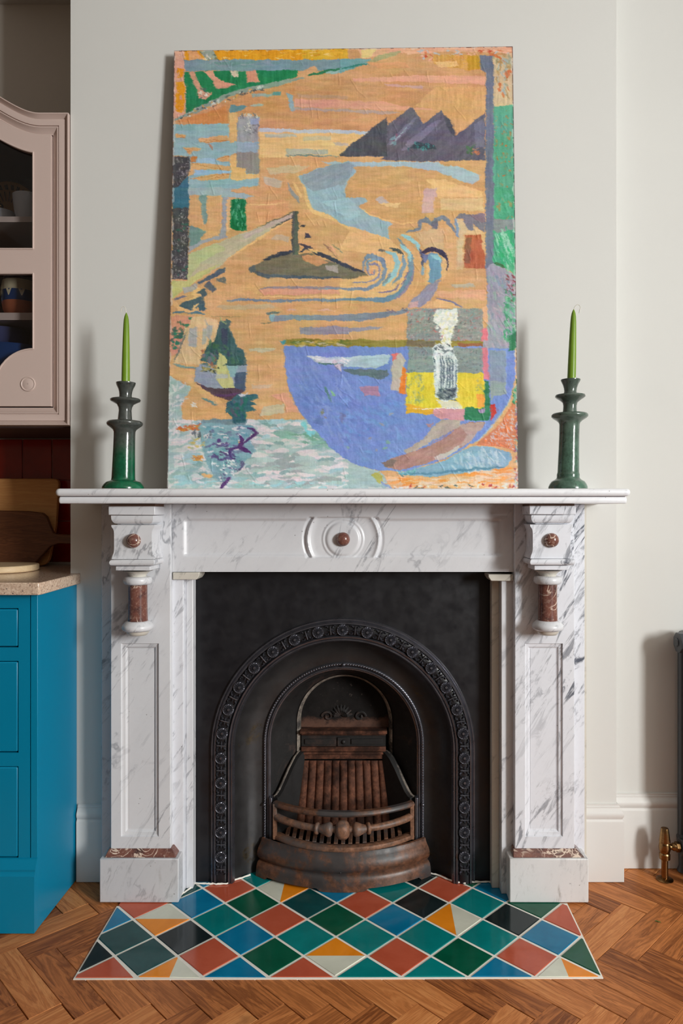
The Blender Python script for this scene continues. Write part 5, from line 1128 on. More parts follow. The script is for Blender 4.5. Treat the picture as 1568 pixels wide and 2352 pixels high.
fill('F', [(558, 360), (1206, 370), (1218, 650), (556, 655)], (216, 196, 50), var=12, ang=PI2); dabs('F', [(570, 370), (700, 370), (700, 620), (570, 610)], [(170, 170, 80), (200, 190, 90), (150, 160, 110)], 70, 8, 4, PI2); dabs('F', [(700, 380), (1210, 380), (1210, 640), (700, 640)], [(226, 206, 60), (210, 186, 40)], 50, 14, 4, PI2, 0.2); dabs('F', [(1130, 400), (1210, 400), (1210, 520), (1140, 520)], [(170, 170, 90)], 12, 7, 4); fill('F', [(552, 620), (650, 630), (800, 662), (780, 706), (552, 696)], (222, 166, 42)); fill('F', [(780, 658), (1042, 658), (1050, 755), (850, 745), (780, 705)], (204, 144, 156), var=10); stroke('F', [(600, 655), (1040, 657)], 7, (230, 226, 216)); fill('F', [(1045, 648), (1212, 650), (1212, 420), (1250, 430), (1256, 758), (1060, 756), (1042, 720)], (34, 120, 82), var=10); fill('F', [(1255, 630), (1300, 620), (1306, 695), (1266, 758)], (192, 50, 46)); fill('F', [(1188, -5), (1224, -5), (1252, 420), (1206, 412)], (212, 124, 138), ang=PI2); fill('F', [(1148, 540), (1212, 540), (1212, 642), (1148, 642)], (236, 156, 60)); fill('F', [(1150, 660), (1212, 655), (1212, 700), (1180, 700)], (150, 130, 170))
stroke('F', [(1440, 150), (1450, 300), (1440, 420)], 46, (112, 138, 206))
# rim
fill('E', [(1008, 100), (1060, 88), (1120, 78), (1350, 92), ('F', 0, 88), ('F', 560, 95), ('F', 1150, 105), ('F', 1400, 128), ('F', 1395, 142), ('F', 1000, 155), ('F', 560, 152), ('F', 0, 150), ('E', 1400, 146), ('E', 1130, 148), ('E', 1040, 132)], (142, 130, 56), var=16, lx=40); fill('F', [(560, 98), (800, 105), (800, 148), (560, 150)], (120, 110, 84)); fill('F', [(980, 122), (1400, 128), (1395, 142), (1000, 150)], (150, 94, 60)); dabs('E', [(1100, 95), (1560, 95), (1560, 140), (1120, 140)], [(176, 156, 60), (96, 116, 50), (190, 180, 150), (110, 120, 50)], 40, 22, 4, 0, 0.1); fill('E', [(1006, 98), (1045, 95), (1038, 132), (1012, 128)], (70, 150, 160)); stroke('F', [(960, 155), (1430, 152)], 14, (120, 146, 210))
# candle and glow, leaves of grey and orange
fill('D', [(830, 1035), (1000, 1030), (1018, 1140), (965, 1200), (955, 1350), (878, 1350), (882, 1205), (800, 1130)], (216, 222, 214), var=14, dry=0.05); dabs('D', [(820, 1035), (1010, 1035), (1000, 1150), (950, 1330), (880, 1330), (810, 1130)], [(236, 238, 230), (196, 210, 200), (230, 226, 180)], 90, 8, 4, -0.9); dabs('F', [(850, 0), (945, 0), (930, 130), (850, 120)], [(236, 236, 200), (230, 232, 226), (200, 196, 130)], 30, 8, 4, PI2)
fill('F', [(785, 160), (810, 125), (930, 135), (965, 230), (985, 270), (985, 560), (950, 596), (850, 604), (800, 562), (782, 300)], (204, 218, 216), var=10, ang=PI2); dabs('F', [(800, 130), (930, 140), (950, 210), (820, 210)], [(60, 76, 84), (110, 126, 130), (226, 232, 230)], 40, 10, 3, 0.4)
for x in (845, 866, 896, 918, 940): stroke('F', [(x, 225), (x + 4, 360), (x - 2, 500)], 16, (98, 118, 130))
stroke('F', [(795, 170), (792, 350), (800, 540)], 10, (70, 92, 100)); stroke('F', [(972, 260), (976, 420), (970, 550)], 10, (80, 110, 128)); fill('F', [(850, 490), (980, 490), (975, 560), (930, 592), (840, 585), (808, 545)], (104, 120, 124), var=16); dabs('F', [(820, 490), (980, 490), (960, 590), (830, 590)], [(56, 66, 76), (150, 166, 166), (60, 80, 100)], 60, 7, 3, 0.5); fill('F', [(800, 580), (850, 604), (950, 598), (985, 600), (1030, 652), (860, 652)], (212, 212, 186), dry=0.05); dabs('F', [(785, 160), (830, 180), (830, 500), (790, 540)], [(226, 234, 230), (190, 206, 206)], 30, 16, 3, PI2, 0.1)
fill('F', [(436, 262), (500, 198), (548, 262), (528, 400), (500, 520), (428, 512)], (186, 176, 166), ang=0.9); fill('F', [(530, 310), (556, 330), (552, 540), (498, 532), (508, 400)], (226, 122, 42)); fill('F', [(434, 212), (492, 194), (474, 252), (434, 262)], (220, 112, 112))
# fruit and foot
fill('F', [(535, 1004), (700, 900), (760, 830), (850, 752), (1000, 750), (1010, 800), (800, 905), (650, 992), (560, 1024)], (172, 160, 150), var=10, ang=-0.6); fill('F', [(345, 1100), (430, 1068), (700, 978), (850, 890), (1000, 802), (1090, 768), (1210, 768), (1190, 822), (1080, 935), (900, 1035), (700, 1115), (500, 1155), (400, 1145)], (166, 126, 118), var=10, ang=-0.5); fill('F', [(345, 1100), (430, 1070), (480, 1080), (440, 1130), (380, 1130)], (124, 104, 100), dry=0.1); fill('F', [(1000, 790), (1200, 768), (1190, 822), (1080, 935), (1000, 970), (1060, 870)], (176, 150, 144), dry=0.1); fill('F', [(780, 1060), (1000, 960), (1000, 985), (820, 1085)], (186, 176, 170), dry=0.2); stroke('F', [(740, 960), (860, 900), (960, 830)], 10, (116, 134, 200)); fill('F', [(720, 790), (800, 770), (760, 810), (735, 808)], (170, 130, 140))
fill('F', [(1140, 955), (1200, 900), (1300, 822), (1400, 690), (1458, 590), (1490, 600), (1480, 1010), (1350, 965)], (206, 124, 86), var=14); dabs('F', [(1200, 930), (1320, 830), (1450, 640), (1465, 990)], [(206, 190, 188), (226, 120, 60), (200, 96, 50), (190, 170, 170)], 170, 7, 2.4, 0.9, 0.4); fill('F', [(480, 1178), (700, 1130), (850, 1090), (1000, 1010), (1130, 962), (1250, 965), (1432, 1012), (1440, 1078), (1375, 1152), (1050, 1178), (800, 1212), (550, 1200)], (122, 162, 186), var=8); dabs('F', [(850, 1110), (1130, 990), (1400, 1030), (1360, 1120), (1000, 1160)], [(160, 186, 202), (136, 172, 196), (176, 196, 208)], 60, 22, 5, 1.1, 0.2); stroke('F', [(560, 1190), (850, 1180), (1100, 1150), (1380, 1130)], 20, (84, 132, 158)); dabs('F', [(480, 1170), (640, 1160), (620, 1200), (500, 1200)], [(120, 180, 190), (70, 140, 150)], 20, 10, 4)
fill('F', [(365, 1212), (500, 1216), (850, 1224), (1200, 1185), (1400, 1152), (1450, 1070), (1490, 1020), (1490, 1310), (440, 1310)], (216, 168, 120), var=10, lx=60); dabs('F', [(400, 1215), (850, 1235), (1460, 1100), (1460, 1270), (470, 1280)], [(226, 150, 80), (206, 176, 150), (216, 190, 170), (224, 140, 60)], 90, 40, 4, -0.06, 0.08); fill('F', [(262, 1192), (330, 1168), (364, 1250), (332, 1274)], (168, 168, 84)); stroke('F', [(340, 1250), (440, 1310)], 20, (130, 150, 190)); dabs('F', [(450, 1290), (1480, 1270), (1480, 1330), (450, 1330)], [(206, 212, 210), (80, 90, 90), (216, 200, 190), (170, 50, 50)], 70, 12, 4)
# right border
fill('B', [(1203, 148), (1314, 148), (1320, 1390), (1250, 1390), (1250, 300), (1203, 250)], (108, 116, 136), var=6, ang=PI2); fill('D', [(1250, -10), (1322, -10), (1312, 650), (1260, 700), (1250, 690)], (108, 118, 138), var=6, ang=PI2); fill('B', [(1316, 150), (1480, 118), (1500, 580), (1316, 592)], (206, 180, 142), var=12, ang=PI2); dabs('B', [(1320, 150), (1470, 130), (1440, 540), (1330, 400)], [(206, 110, 60), (160, 176, 176), (176, 140, 90), (150, 150, 120)], 60, 14, 5, 1.3); fill('B', [(1318, 590), (1500, 580), (1510, 1390), (1318, 1390)], (88, 164, 136), var=10, ang=PI2, lx=40); dabs('B', [(1325, 600), (1480, 600), (1480, 1380), (1325, 1380)], [(150, 140, 90), (120, 150, 110), (190, 110, 60)], 70, 7, 3, PI2)
fill('D', [(1320, -10), (1520, -10), (1520, 760), (1440, 690), (1310, 650)], (74, 166, 126), var=12, ang=1.2, lx=30); dabs('D', [(1330, 20), (1480, 20), (1480, 250), (1340, 260)], [(150, 140, 90), (90, 170, 140)], 26, 10, 4, PI2); fill('D', [(1318, 262), (1500, 268), (1490, 345), (1350, 382), (1312, 345)], (130, 138, 140), dry=0.15); dabs('D', [(1330, 380), (1490, 380), (1490, 700), (1400, 680)], [(130, 200, 170), (40, 170, 110), (150, 206, 180)], 50, 26, 4, 1.3, 0.2); stroke('D', [(1310, 635), (1380, 650), (1420, 700)], 18, (60, 110, 70))
fill('D', [(1255, 695), (1310, 640), (1440, 700), (1530, 760), (1530, 1360), (1226, 1360), (1266, 1140)], (150, 152, 168), var=12, ang=1.2); dabs('D', [(1270, 720), (1480, 740), (1460, 1340), (1250, 1340)], [(130, 150, 170), (166, 150, 170), (140, 170, 160), (176, 160, 176)], 80, 20, 4, 1.2, 0.3); dabs('D', [(1410, 740), (1500, 740), (1500, 980), (1430, 960)], [(130, 50, 60), (60, 130, 96), (160, 120, 140)], 40, 10, 3, 0.6); dabs('D', [(1420, 960), (1510, 900), (1510, 1300), (1400, 1280)], [(50, 142, 96), (80, 160, 120), (120, 180, 150)], 70, 16, 4, 1.2, 0.4); fill('D', [(1224, 1020), (1266, 1000), (1268, 1142), (1230, 1142)], (216, 166, 128)); fill('D', [(1220, 1205), (1262, 1198), (1262, 1292), (1218, 1292)], (218, 112, 128)); fill('F', [(1415, 60), (1475, 20), (1475, 180), (1420, 190)], (40, 120, 80), ang=PI2); dabs('F', [(1440, 430), (1490, 430), (1490, 640), (1445, 600)], [(40, 140, 96), (110, 170, 150)], 26, 12, 4, PI2); dabs('F', [(1468, 640), (1500, 640), (1500, 1310), (1472, 1310)], [(110, 160, 150), (130, 110, 150), (190, 190, 190), (160, 70, 80)], 60, 12, 3, PI2); stroke('F', [(1430, 560), (1385, 660), (1290, 780)], 8, (150, 176, 170)); stroke('F', [(1282, 790), (1150, 930)], 10, (150, 180, 190))
# brush drag: neighbouring colours pulled into one another, broken colour within each patch
jj, ii = np.meshgrid(np.arange(NU), np.arange(NV))
for k_, (amp, sc_, mixv) in enumerate(((4.5, 9.0, 0.45), (3.0, 4.0, 0.40), (7.0, 16.0, 0.22))):
    dj = ((fbm(QX0 / sc_, QY0 / (sc_ * 0.5), 300 + k_) - 0.5) * 2 * amp).astype(int); di = ((fbm(QX0 / sc_, QY0 / (sc_ * 0.5), 340 + k_) - 0.5) * amp).astype(int)
    CAN = CAN * (1 - mixv) + CAN[np.clip(ii + di, 0, NV - 1), np.clip(jj + dj, 0, NU - 1)] * mixv
for c_ in range(3):
    CAN[..., c_] += (fbm(QX0 / 22, QY0 / 7, 400 + c_) - 0.5) * 12 + (fbm(QX0 / 70, QY0 / 50, 420 + c_) - 0.5) * 12
CAN += ((vnoise(QX0 / 2.2, QY0 / 46, 440) - 0.5) * 9)[..., None] + ((vnoise(QX0 / 1.5, QY0 / 1.5, 441) - 0.5) * 12)[..., None]
lum_ = CAN @ np.array([0.3, 0.59, 0.11]); CAN = CAN * 0.92 + lum_[..., None] * 0.08
# ragged paint crust along the edges
ed = np.minimum.reduce([uu * 800, (1 - uu) * 800, vv * 1010 * 1.4, (1 - vv) * 1010])
nz = fbm(QX0 / 6, QY0 / 6, 777, 3)
m_ = ed < 3.0 * nz + 0.2; CAN[m_] = CAN[m_] * 0.35 + np.array([70, 50, 52]) * 0.65
m_ = (ed >= 2.0 * nz) & (ed < 7.5 * vnoise(QX0 / 9, QY0 / 9, 55)) & (vnoise(QX0 / 14, QY0 / 14, 4) > 0.42); CAN[m_] = CAN[m_] * 0.55 + np.array([214, 210, 206]) * 0.45
# weave, scratches and impasto
wv = vnoise(QX0 / 1.7, QY0 / 11, 61) * 0.5 + vnoise(QX0 / 7, QY0 / 2.0, 62) * 0.5
CAN += ((wv - 0.5) * 9)[..., None] + ((fbm(QX0 / 60, QY0 / 60, 71) - 0.5) * 10)[..., None]
RELF += (wv - 0.5) * 0.35
for i in range(150):
    x, y = pr_rng.uniform(400, 1180), pr_rng.uniform(120, 1110); a = pr_rng.choice((1.2, 1.4, 0.9, 1.57)) + pr_rng.gauss(0, 0.2); l = pr_rng.uniform(4, 22)
    bb = (abs(QX0 - x) < l + 3) & (abs(QY0 - y) < l + 3)
    if not bb.any(): continue
    u_ = (QX0[bb] - x) * math.cos(a) + (QY0[bb] - y) * math.sin(a); v_ = -(QX0[bb] - x) * math.sin(a) + (QY0[bb] - y) * math.cos(a) + np.sin(u_ / 9) * 2
    RELF[bb] += 0.9 * np.exp(-(v_ / 1.2) ** 2) * (abs(u_) < l)
CAN = np.clip(CAN, 4, 250)
PGAIN = 1.20
rgb = np.clip(lin(CAN) * PGAIN, 0, 0.95)
nrm = (ct[1] - ct[0]).cross(ct[3] - ct[0]).normalized()
if nrm.y > 0: nrm = -nrm
C0, C1, C2, C3 = [np.array(c) for c in ct]
pos = ((C0[None, None] * (1 - uu)[..., None] + C1[None, None] * uu[..., None]) * (1 - vv)[..., None] + (C3[None, None] * (1 - uu)[..., None] + C2[None, None] * uu[..., None]) * vv[..., None])
pos = pos + np.array(nrm)[None, None] * (np.clip(RELF, 0, 2.2)[..., None] * 0.0011)
pos -= np.array(wloc(ptg))[None, None]
me = bpy.data.meshes.new('painted_canvas')
nvt = NU * NV; idx = np.arange(nvt).reshape(NV, NU)
fa = np.stack([idx[:-1, :-1], idx[1:, :-1], idx[1:, 1:], idx[:-1, 1:]], -1).reshape(-1, 4)
me.vertices.add(nvt); me.vertices.foreach_set('co', pos.reshape(-1).astype(np.float32))
nf = len(fa); me.loops.add(nf * 4); me.loops.foreach_set('vertex_index', fa.reshape(-1).astype(np.int32))
me.polygons.add(nf); me.polygons.foreach_set('loop_start', (np.arange(nf) * 4).astype(np.int32))
me.update(calc_edges=True)
at = me.color_attributes.new('paint', 'FLOAT_COLOR', 'POINT')
at.data.foreach_set('color', np.concatenate([rgb, np.ones((NV, NU, 1))], -1).reshape(-1).astype(np.float32))
me.shade_smooth()
m = NT('oil_paint'); va = m.new('ShaderNodeVertexColor'); va.layer_name = 'paint'
co = m.coord(); m.bump(m.noise(co, 420, 4, 0.6), 0.18, 0.0006)
me.materials.append(m.out(va.outputs['Color'], 0.42, spec=0.35))
po = bpy.data.objects.new('painted_canvas', me); COL.objects.link(po); po.parent = ptg
# stretcher body behind the canvas face: edges crusted with paint
bk = [c - nrm * 0.0265 for c in ct]; fr_ = [c - nrm * 0.0002 for c in ct]
mb = MB(); mb.add([tuple(c) for c in fr_ + bk], [(0, 1, 5, 4), (1, 2, 6, 5), (2, 3, 7, 6), (3, 0, 4, 7), (7, 6, 5, 4)])
mb.build('stretcher', 'canvas_edge', ptg)

# ------------------------------------------------------------------ candlesticks and candles
def stick(name, label, mat, prof, xb, xt, pyt, grp):
    yc = -0.142; s_ = S(yc); Xb = MX(xb, yc); zt_ = MZ(pyt, yc); kx = (MX(xt, yc) - Xb) / (zt_ - ZS)
    pf = [(r / s_, max(ZS + 0.0008, MZ(py, yc))) for r, py in prof]
    # resample for a smooth turned surface
    out = []
    for i in range(len(pf) - 1):
        for t in (0, 0.5): out.append((lerp(pf[i][0], pf[i + 1][0], t), lerp(pf[i][1], pf[i + 1][1], t)))
    out.append(pf[-1])
    t = thing(name, label, 'candlestick', (Xb, yc, ZS), grp)
    MB().lathe(out, Xb, yc, 40, (kx, 0), ZS).build('turned_body', mat, t, smooth=50)
    rim = pf[-1]; xr = Xb + kx * (rim[1] - ZS)
    MB().lathe([(0.0118, rim[1] - 0.018), (0.0125, rim[1] - 0.004), (rim[0] * 0.93, rim[1] + 0.0006), (rim[0], rim[1] - 0.0002)], xr, yc, 32).build('socket', mat, t, smooth=50)
    return Xb, kx, zt_, yc
PA = [(46, 1122.5), (46, 1119), (44, 1115), (41, 1111), (37, 1107), (30, 1104.5), (27, 1103), (26, 1099), (25.3, 1080), (24.6, 1055), (24, 1030), (23.6, 1002), (23.8, 992), (26, 987), (32, 982), (38.5, 977), (40, 973), (39, 970), (35.5, 967.5), (22, 966), (15.8, 964), (14.6, 950), (14, 943), (15, 936), (18.5, 929), (26, 925), (32.5, 921.5), (33.6, 918), (31.5, 916), (24, 915), (14, 913), (13.6, 908), (14.5, 900), (16.5, 893), (20, 886), (21.6, 881), (21.6, 879)]
PB = [(44, 1122.5), (43.5, 1118), (41, 1112), (37, 1106), (30, 1102), (26.5, 1099), (25.5, 1096), (25.6, 1090), (24.2, 1085), (23.6, 1060), (22.8, 1030), (22.4, 1000), (22.6, 975), (24, 971), (29, 966), (37, 961), (41, 957), (41, 953), (38, 950), (27, 948.5), (16, 947), (15.2, 940), (15, 932), (16.5, 925), (22, 920), (31, 914), (34, 911), (33, 907.5), (26, 906), (15, 904), (13.8, 899), (14.6, 892), (17, 884), (20.5, 877), (22, 874), (22, 872)]
SX = (('candlestick', 'dark grey and emerald green glazed candlestick left of the painting', 'stick_a', PA, 282.5, 289, 879), ('candlestick', 'weathered grey-green glazed candlestick right of the painting', 'stick_b', PB, 1303.5, 1310, 872))
GC = (((288.5, 9.3), (290, 718), [(289.6, 718), (289, 711), (286.5, 705), (282.5, 703.8), (279, 707), (277.2, 716)], 'tall green taper candle in the left candlestick, its wick hooked left'),
      ((1312, 9.6), (1317, 710), [(1317, 711), (1320, 704), (1325, 699.5), (1330, 700.5), (1332.5, 706), (1330.5, 714), (1329.5, 719)], 'tall green taper candle in the right candlestick, leaning slightly with wick hooked right'))
for (nm, lb, mat, prof, xb, xt, pyt), ((cbx, chw), (tx, ty), wk, clb) in zip(SX, GC):
    Xb, kx, zt_, yc = stick(nm, lb, mat, prof, xb, xt, pyt, 'glazed candlesticks on the mantel')
    zb0 = zt_ - 0.014; X0 = MX(cbx, yc); X1 = MX(tx, yc); z1 = MZ(ty, yc); s_ = S(yc)
    t = thing('candle', clb, 'candle', (X0, yc, zb0), 'green taper candles')
    kk = (X1 - X0) / (z1 - zt_)
    pf = []
    for f, r in ((0.0, 1.0), (0.1, 1.0), (0.25, 0.97), (0.45, 0.9), (0.65, 0.8), (0.82, 0.7), (0.90, 0.6), (0.945, 0.46), (0.975, 0.27), (0.992, 0.12), (1.0, 0.04)):
        pf.append((chw / s_ * r, lerp(zb0, z1, f)))
    MB().lathe(pf, X0, yc, 28, (kk, 0), zt_).build('wax_taper', 'wax', t, smooth=60)
    MB().tube([(MX(a, yc), yc, MZ(b, yc)) for a, b in wk], 0.0011, 6).build('wick', 'wick', t, smooth=60, label='white curled wick')

# ------------------------------------------------------------------ pink wall cabinet
XC = -1.357; XD = MX(118, 0.0)
def rise(x, a=0.135): return a * smooth01((-1.03 - x) / (-1.03 - XC)) if x >= XC else a * smooth01((x - (2 * XC + 1.03)) / (-1.03 - XC))
wc = thing('glazed_cabinet', 'dusty pink glazed wall cabinet with an arched moulded top above the worktop', 'cabinet', (XC, 0.18, 1.426))
XLc = 2 * XC - (XL - 0.003); XRc = XL - 0.003
B('carcass', 'inside', wc, (XRc - 0.018, XRc - 0.004, 0.03, AL - 0.003, 1.432, 2.37), (XLc + 0.004, XLc + 0.018, 0.03, AL - 0.003, 1.432, 2.37), (XLc + 0.004, XRc - 0.004, 0.03, AL - 0.003, 1.428, 1.446),
  (XLc + 0.018, XRc - 0.018, AL - 0.015, AL - 0.003, 1.446, 2.45), (XLc + 0.004, XRc - 0.004, 0.03, AL - 0.003, 2.37, 2.385))
# moulded frame swept round the opening (x,z plane)
FP = [(0.0, 0.020), (0.0, 0.004), (0.003, 0.004), (0.008, 0.0005), (0.0165, -0.0075), (0.0175, -0.0090), (0.0205, -0.0092), (0.0212, -0.0050), (0.0228, -0.0050), (0.0235, -0.0098),
      (0.0400, -0.0105), (0.0425, -0.0100), (0.0432, -0.0060), (0.0445, -0.0070), (0.0535, -0.0180), (0.0545, -0.0205), (0.0575, -0.0208), (0.0575, 0.020)]
FP = [(o_, y + 0.010) for o_, y in FP]
topx = np.linspace(XD, 2 * XC - XD, 41)
path = [(2 * XC - XD, MZ(935, 0)), (XD, MZ(935, 0))] + [(x, MZ(305, 0) + rise(x)) for x in topx]
path.append(path[0])
# outward is to the right of travel: bottom edge left->right, then up, then top right->left
def closed_sweep(path, prof, to3):
    m_ = MB(); n = len(path) - 1; rows = []
    for i in range(n):
        p, q, r_ = path[i - 1 if i > 0 else n - 1], path[i], path[i + 1]
        d1 = Vector((q[0] - p[0], q[1] - p[1])).normalized(); d2 = Vector((r_[0] - q[0], r_[1] - q[1])).normalized()
        n1, n2 = Vector((d1.y, -d1.x)), Vector((d2.y, -d2.x)); k_ = (n1 + n2) / max(0.2, 1 + n1.dot(n2))
        rows.append([to3(q[0] + k_.x * o_, q[1] + k_.y * o_, h) for o_, h in prof])
    return m_.grid(rows, closeu=True, closev=True)
closed_sweep(path, FP, lambda a, b, h: (a, h, b)).build('frame_moulding', 'pink', wc, smooth=22)
# door
gxr = MX(75.5, 0); gxl = 2 * XC - gxr
gt = lambda x: MZ(350, 0) + rise(x) * 0.95
dtop = lambda x: MZ(305, 0) + rise(x) - 0.0035
def gb(x):
    d = min(gxr - x, x - gxl); R = 0.122
    zc_ = MZ(890, 0)
    return zc_ + (math.sqrt(max(0, R * R - d * d)) if d < R else 0)
Dr, Dl, Db = XD - 0.0035, 2 * XC - XD + 0.0035, MZ(932.5, 0)
y0, y1 = 0.002, 0.024
mb = MB()
mb.strip(np.linspace(gxr, Dr, 4), lambda x: Db, dtop, y0, y1); mb.strip(np.linspace(Dl, gxl, 4), lambda x: Db, dtop, y0, y1)
mb.strip(np.linspace(gxl, gxr, 50), gt, dtop, y0, y1); mb.strip(np.linspace(gxl, gxr, 3), lambda x: MZ(627, 0), lambda x: MZ(571, 0), y0, y1)
mb.strip(sorted(set(list(np.linspace(gxl, gxr, 60)) + list(np.linspace(gxr - 0.123, gxr, 24)))), lambda x: Db, gb, y0, y1)
door = mb.build('door', 'pink', wc, smooth=20)
rb = 0.0030
mb = MB(); xs_ = np.linspace(gxl, gxr, 50)
mb.tube([(x, 0.002, gt(x)) for x in xs_], rb, 8); mb.tube([(gxr, 0.002, MZ(571, 0)), (gxr, 0.002, gt(gxr))], rb, 8); mb.tube([(gxl, 0.002, MZ(571, 0)), (gxl, 0.002, gt(gxl))], rb, 8); mb.tube([(gxl, 0.002, MZ(571, 0)), (gxr, 0.002, MZ(571, 0))], rb, 8)
mb.tube([(gxl, 0.002, MZ(627, 0)), (gxr, 0.002, MZ(627, 0))], rb, 8); mb.tube([(gxr, 0.002, gb(gxr)), (gxr, 0.002, MZ(627, 0))], rb, 8); mb.tube([(gxl, 0.002, gb(gxl)), (gxl, 0.002, MZ(627, 0))], rb, 8); mb.tube([(x, 0.002, gb(x)) for x in xs_], rb, 8)
mb.build('glazing_bead', 'pink', door, smooth=60)
MB().strip(np.linspace(gxl - 0.004, gxr + 0.004, 40), lambda x: MZ(571, 0) - 0.004, lambda x: gt(x) + 0.004, 0.014, 0.018).build('glass_pane', 'pane', door)
MB().strip(np.linspace(gxl - 0.004, gxr + 0.004, 60), lambda x: gb(min(max(x, gxl), gxr)) - 0.004, lambda x: MZ(627, 0) + 0.004, 0.014, 0.018).build('glass_pane', 'pane', door)
hx, hz, hr_ = MX(64, 0), MZ(882, 0), 0.0205
rows = []
for r_, y in ((hr_ + 0.0035, 0.0022), (hr_ + 0.002, -0.0008), (hr_, -0.0012), (hr_ - 0.002, 0.0005), (hr_ - 0.005, -0.0002), (hr_ * 0.5, -0.0016), (0.001, -0.002)):
    rows.append([(hx + r_ * math.cos(2 * math.pi * k / 36), y, hz + r_ * math.sin(2 * math.pi * k / 36)) for k in range(36)])
MB().grid(rows, closeu=True).build('round_pull', 'pink', door, smooth=40)
for pa, pb in ((497, 510), (718, 735)):
    z1_, z0_ = MZ(pa, 0.06), MZ(pb, 0.06)
    B('shelf', 'pink', wc, (XLc + 0.018, XRc - 0.018, 0.06, AL - 0.016, z0_, z1_), bevel=0.001)
ZS1, ZS2, ZS3 = MZ(497, 0.06), MZ(718, 0.06), 1.446
# crockery
def turned(name, label, cat, prof, x, y, z, mat, group=None, n=36, part='body'):
    t = thing(name, label, cat, (x, y, z), group)
    MB().lathe([(r, z + h) for r, h in prof], x, y, n, cap=False).build(part, mat, t, smooth=45); return t
e1 = 0.0006
pl_ = thing('plate', 'ochre plate with dark leaf pattern standing at the back of the upper cabinet shelf', 'plate', (-1.305, 0.30, ZS1))
pc_ = (-1.305, 0.318, ZS1 + e1 + 0.121)
rows = []
for r_, y in ((0.02, 0.012), (0.12, 0.010), (0.1205, 0.004), (0.118, 0.001), (0.085, 0.007), (0.08, 0.010), (0.001, 0.010)):
    rows.append([(pc_[0] + r_ * math.cos(2 * math.pi * k / 48), pc_[1] + y + (r_ * math.sin(2 * math.pi * k / 48)) * 0.10, pc_[2] + r_ * math.sin(2 * math.pi * k / 48)) for k in range(48)])
MB().grid(rows, closeu=True).build('dish', 'ochre', pl_, smooth=45)
mb = MB()
for k in range(28):
    a = 2 * math.pi * k / 28
    for r0, r1, da in ((0.088, 0.108, 0.06), (0.108, 0.088, -0.06), (0.045, 0.082, 0.09)):
        p = []
        for r_, aa in ((r0, a - 0.02), (r0, a + 0.025), (r1, a + da + 0.025), (r1, a + da - 0.02)):
            sx, sz = r_ * math.cos(aa), r_ * math.sin(aa)
            p.append((pc_[0] + sx, pc_[1] + 0.0045 - (0.0 if r_ > 0.084 else -0.0025) + sz * 0.10 - 0.0015, pc_[2] + sz))
        mb.add(p, [(0, 1, 2, 3)])
mb.build('leaf_pattern', 'umber', pl_, label='dark brown painted leaves')
turned('cup', 'white china cup on the upper shelf of the pink cabinet', 'cup', [(0.028, e1), (0.030, 0.004), (0.036, 0.016), (0.043, 0.045), (0.047, 0.075), (0.0485, 0.096), (0.0465, 0.096), (0.042, 0.06), (0.034, 0.02), (0.001, 0.010)], -1.132, 0.135, ZS1, 'china')
t = turned('sugar_bowl', 'low white china bowl with a shiny lid knob behind the white cup', 'bowl', [(0.045, e1), (0.052, 0.006), (0.056, 0.03), (0.057, 0.066), (0.053, 0.071), (0.03, 0.079), (0.006, 0.084), (0.001, 0.084)], -1.262, 0.205, ZS1, 'china')
MB().ball((-1.262, 0.205, ZS1 + 0.095), 0.0105, 14).build('lid_knob', 'brass', t, smooth=60)
def pot(x, y, label):
    t = thing('pot', label, 'pot', (x, y, ZS2), 'glazed pots on the lower cabinet shelf')
    def ring(nm, prof, mat): MB().lathe([(r, ZS2 + h) for r, h in prof], x, y, 40, cap=False).build(nm, mat, t, smooth=50)
    ring('terracotta_base', [(0.001, e1), (0.038, e1), (0.044, 0.006), (0.053, 0.025), (0.0565, 0.048)], 'terracotta')
    ring('blue_band', [(0.0565, 0.048), (0.0580, 0.060), (0.0580, 0.084)], 'blue_glaze'); ring('cream_band', [(0.0580, 0.084), (0.0572, 0.100), (0.0545, 0.118)], 'cream_glaze')
    ring('dark_lid', [(0.0545, 0.118), (0.0535, 0.126), (0.047, 0.143), (0.030, 0.150), (0.001, 0.151)], 'dark_glaze')
    mb = MB()
    for k in range(9):
        a = 2 * math.pi * k / 9 + 0.35; R = 0.0586
        P_ = [(R * math.cos(a + d), R * math.sin(a + d), h) for d, h in ((-0.17, 0.084), (0.17, 0.084), (0.03, 0.062), (-0.03, 0.062))]
        mb.add([(x + p[0], y + p[1], ZS2 + p[2]) for p in P_], [(0, 1, 2, 3)])
    mb.build('cream_drips', 'cream_glaze', t)
pot(-1.156, 0.130, 'lidded terracotta pot with blue and cream glaze on the middle cabinet shelf')
pot(-1.292, 0.150, 'dark-lidded glazed pot cut by the left picture edge beside the blue-banded pot')
turned('blue_dish', 'large blue glazed dish at the bottom of the pink cabinet', 'dish', [(0.001, e1), (0.09, e1), (0.12, 0.02), (0.145, 0.10), (0.160, 0.25), (0.163, 0.258), (0.158, 0.256), (0.12, 0.245), (0.001, 0.245)], -1.20, 0.19, ZS3, 'blue_glaze', n=48)
turned('violet_bowl', 'violet-blue bowl standing on the blue dish in the cabinet', 'bowl', [(0.001, e1), (0.03, e1), (0.045, 0.01), (0.066, 0.04), (0.072, 0.082), (0.070, 0.082), (0.06, 0.04), (0.03, 0.012), (0.001, 0.010)], -1.222, 0.17, ZS3 + 0.245, 'violet', n=40)

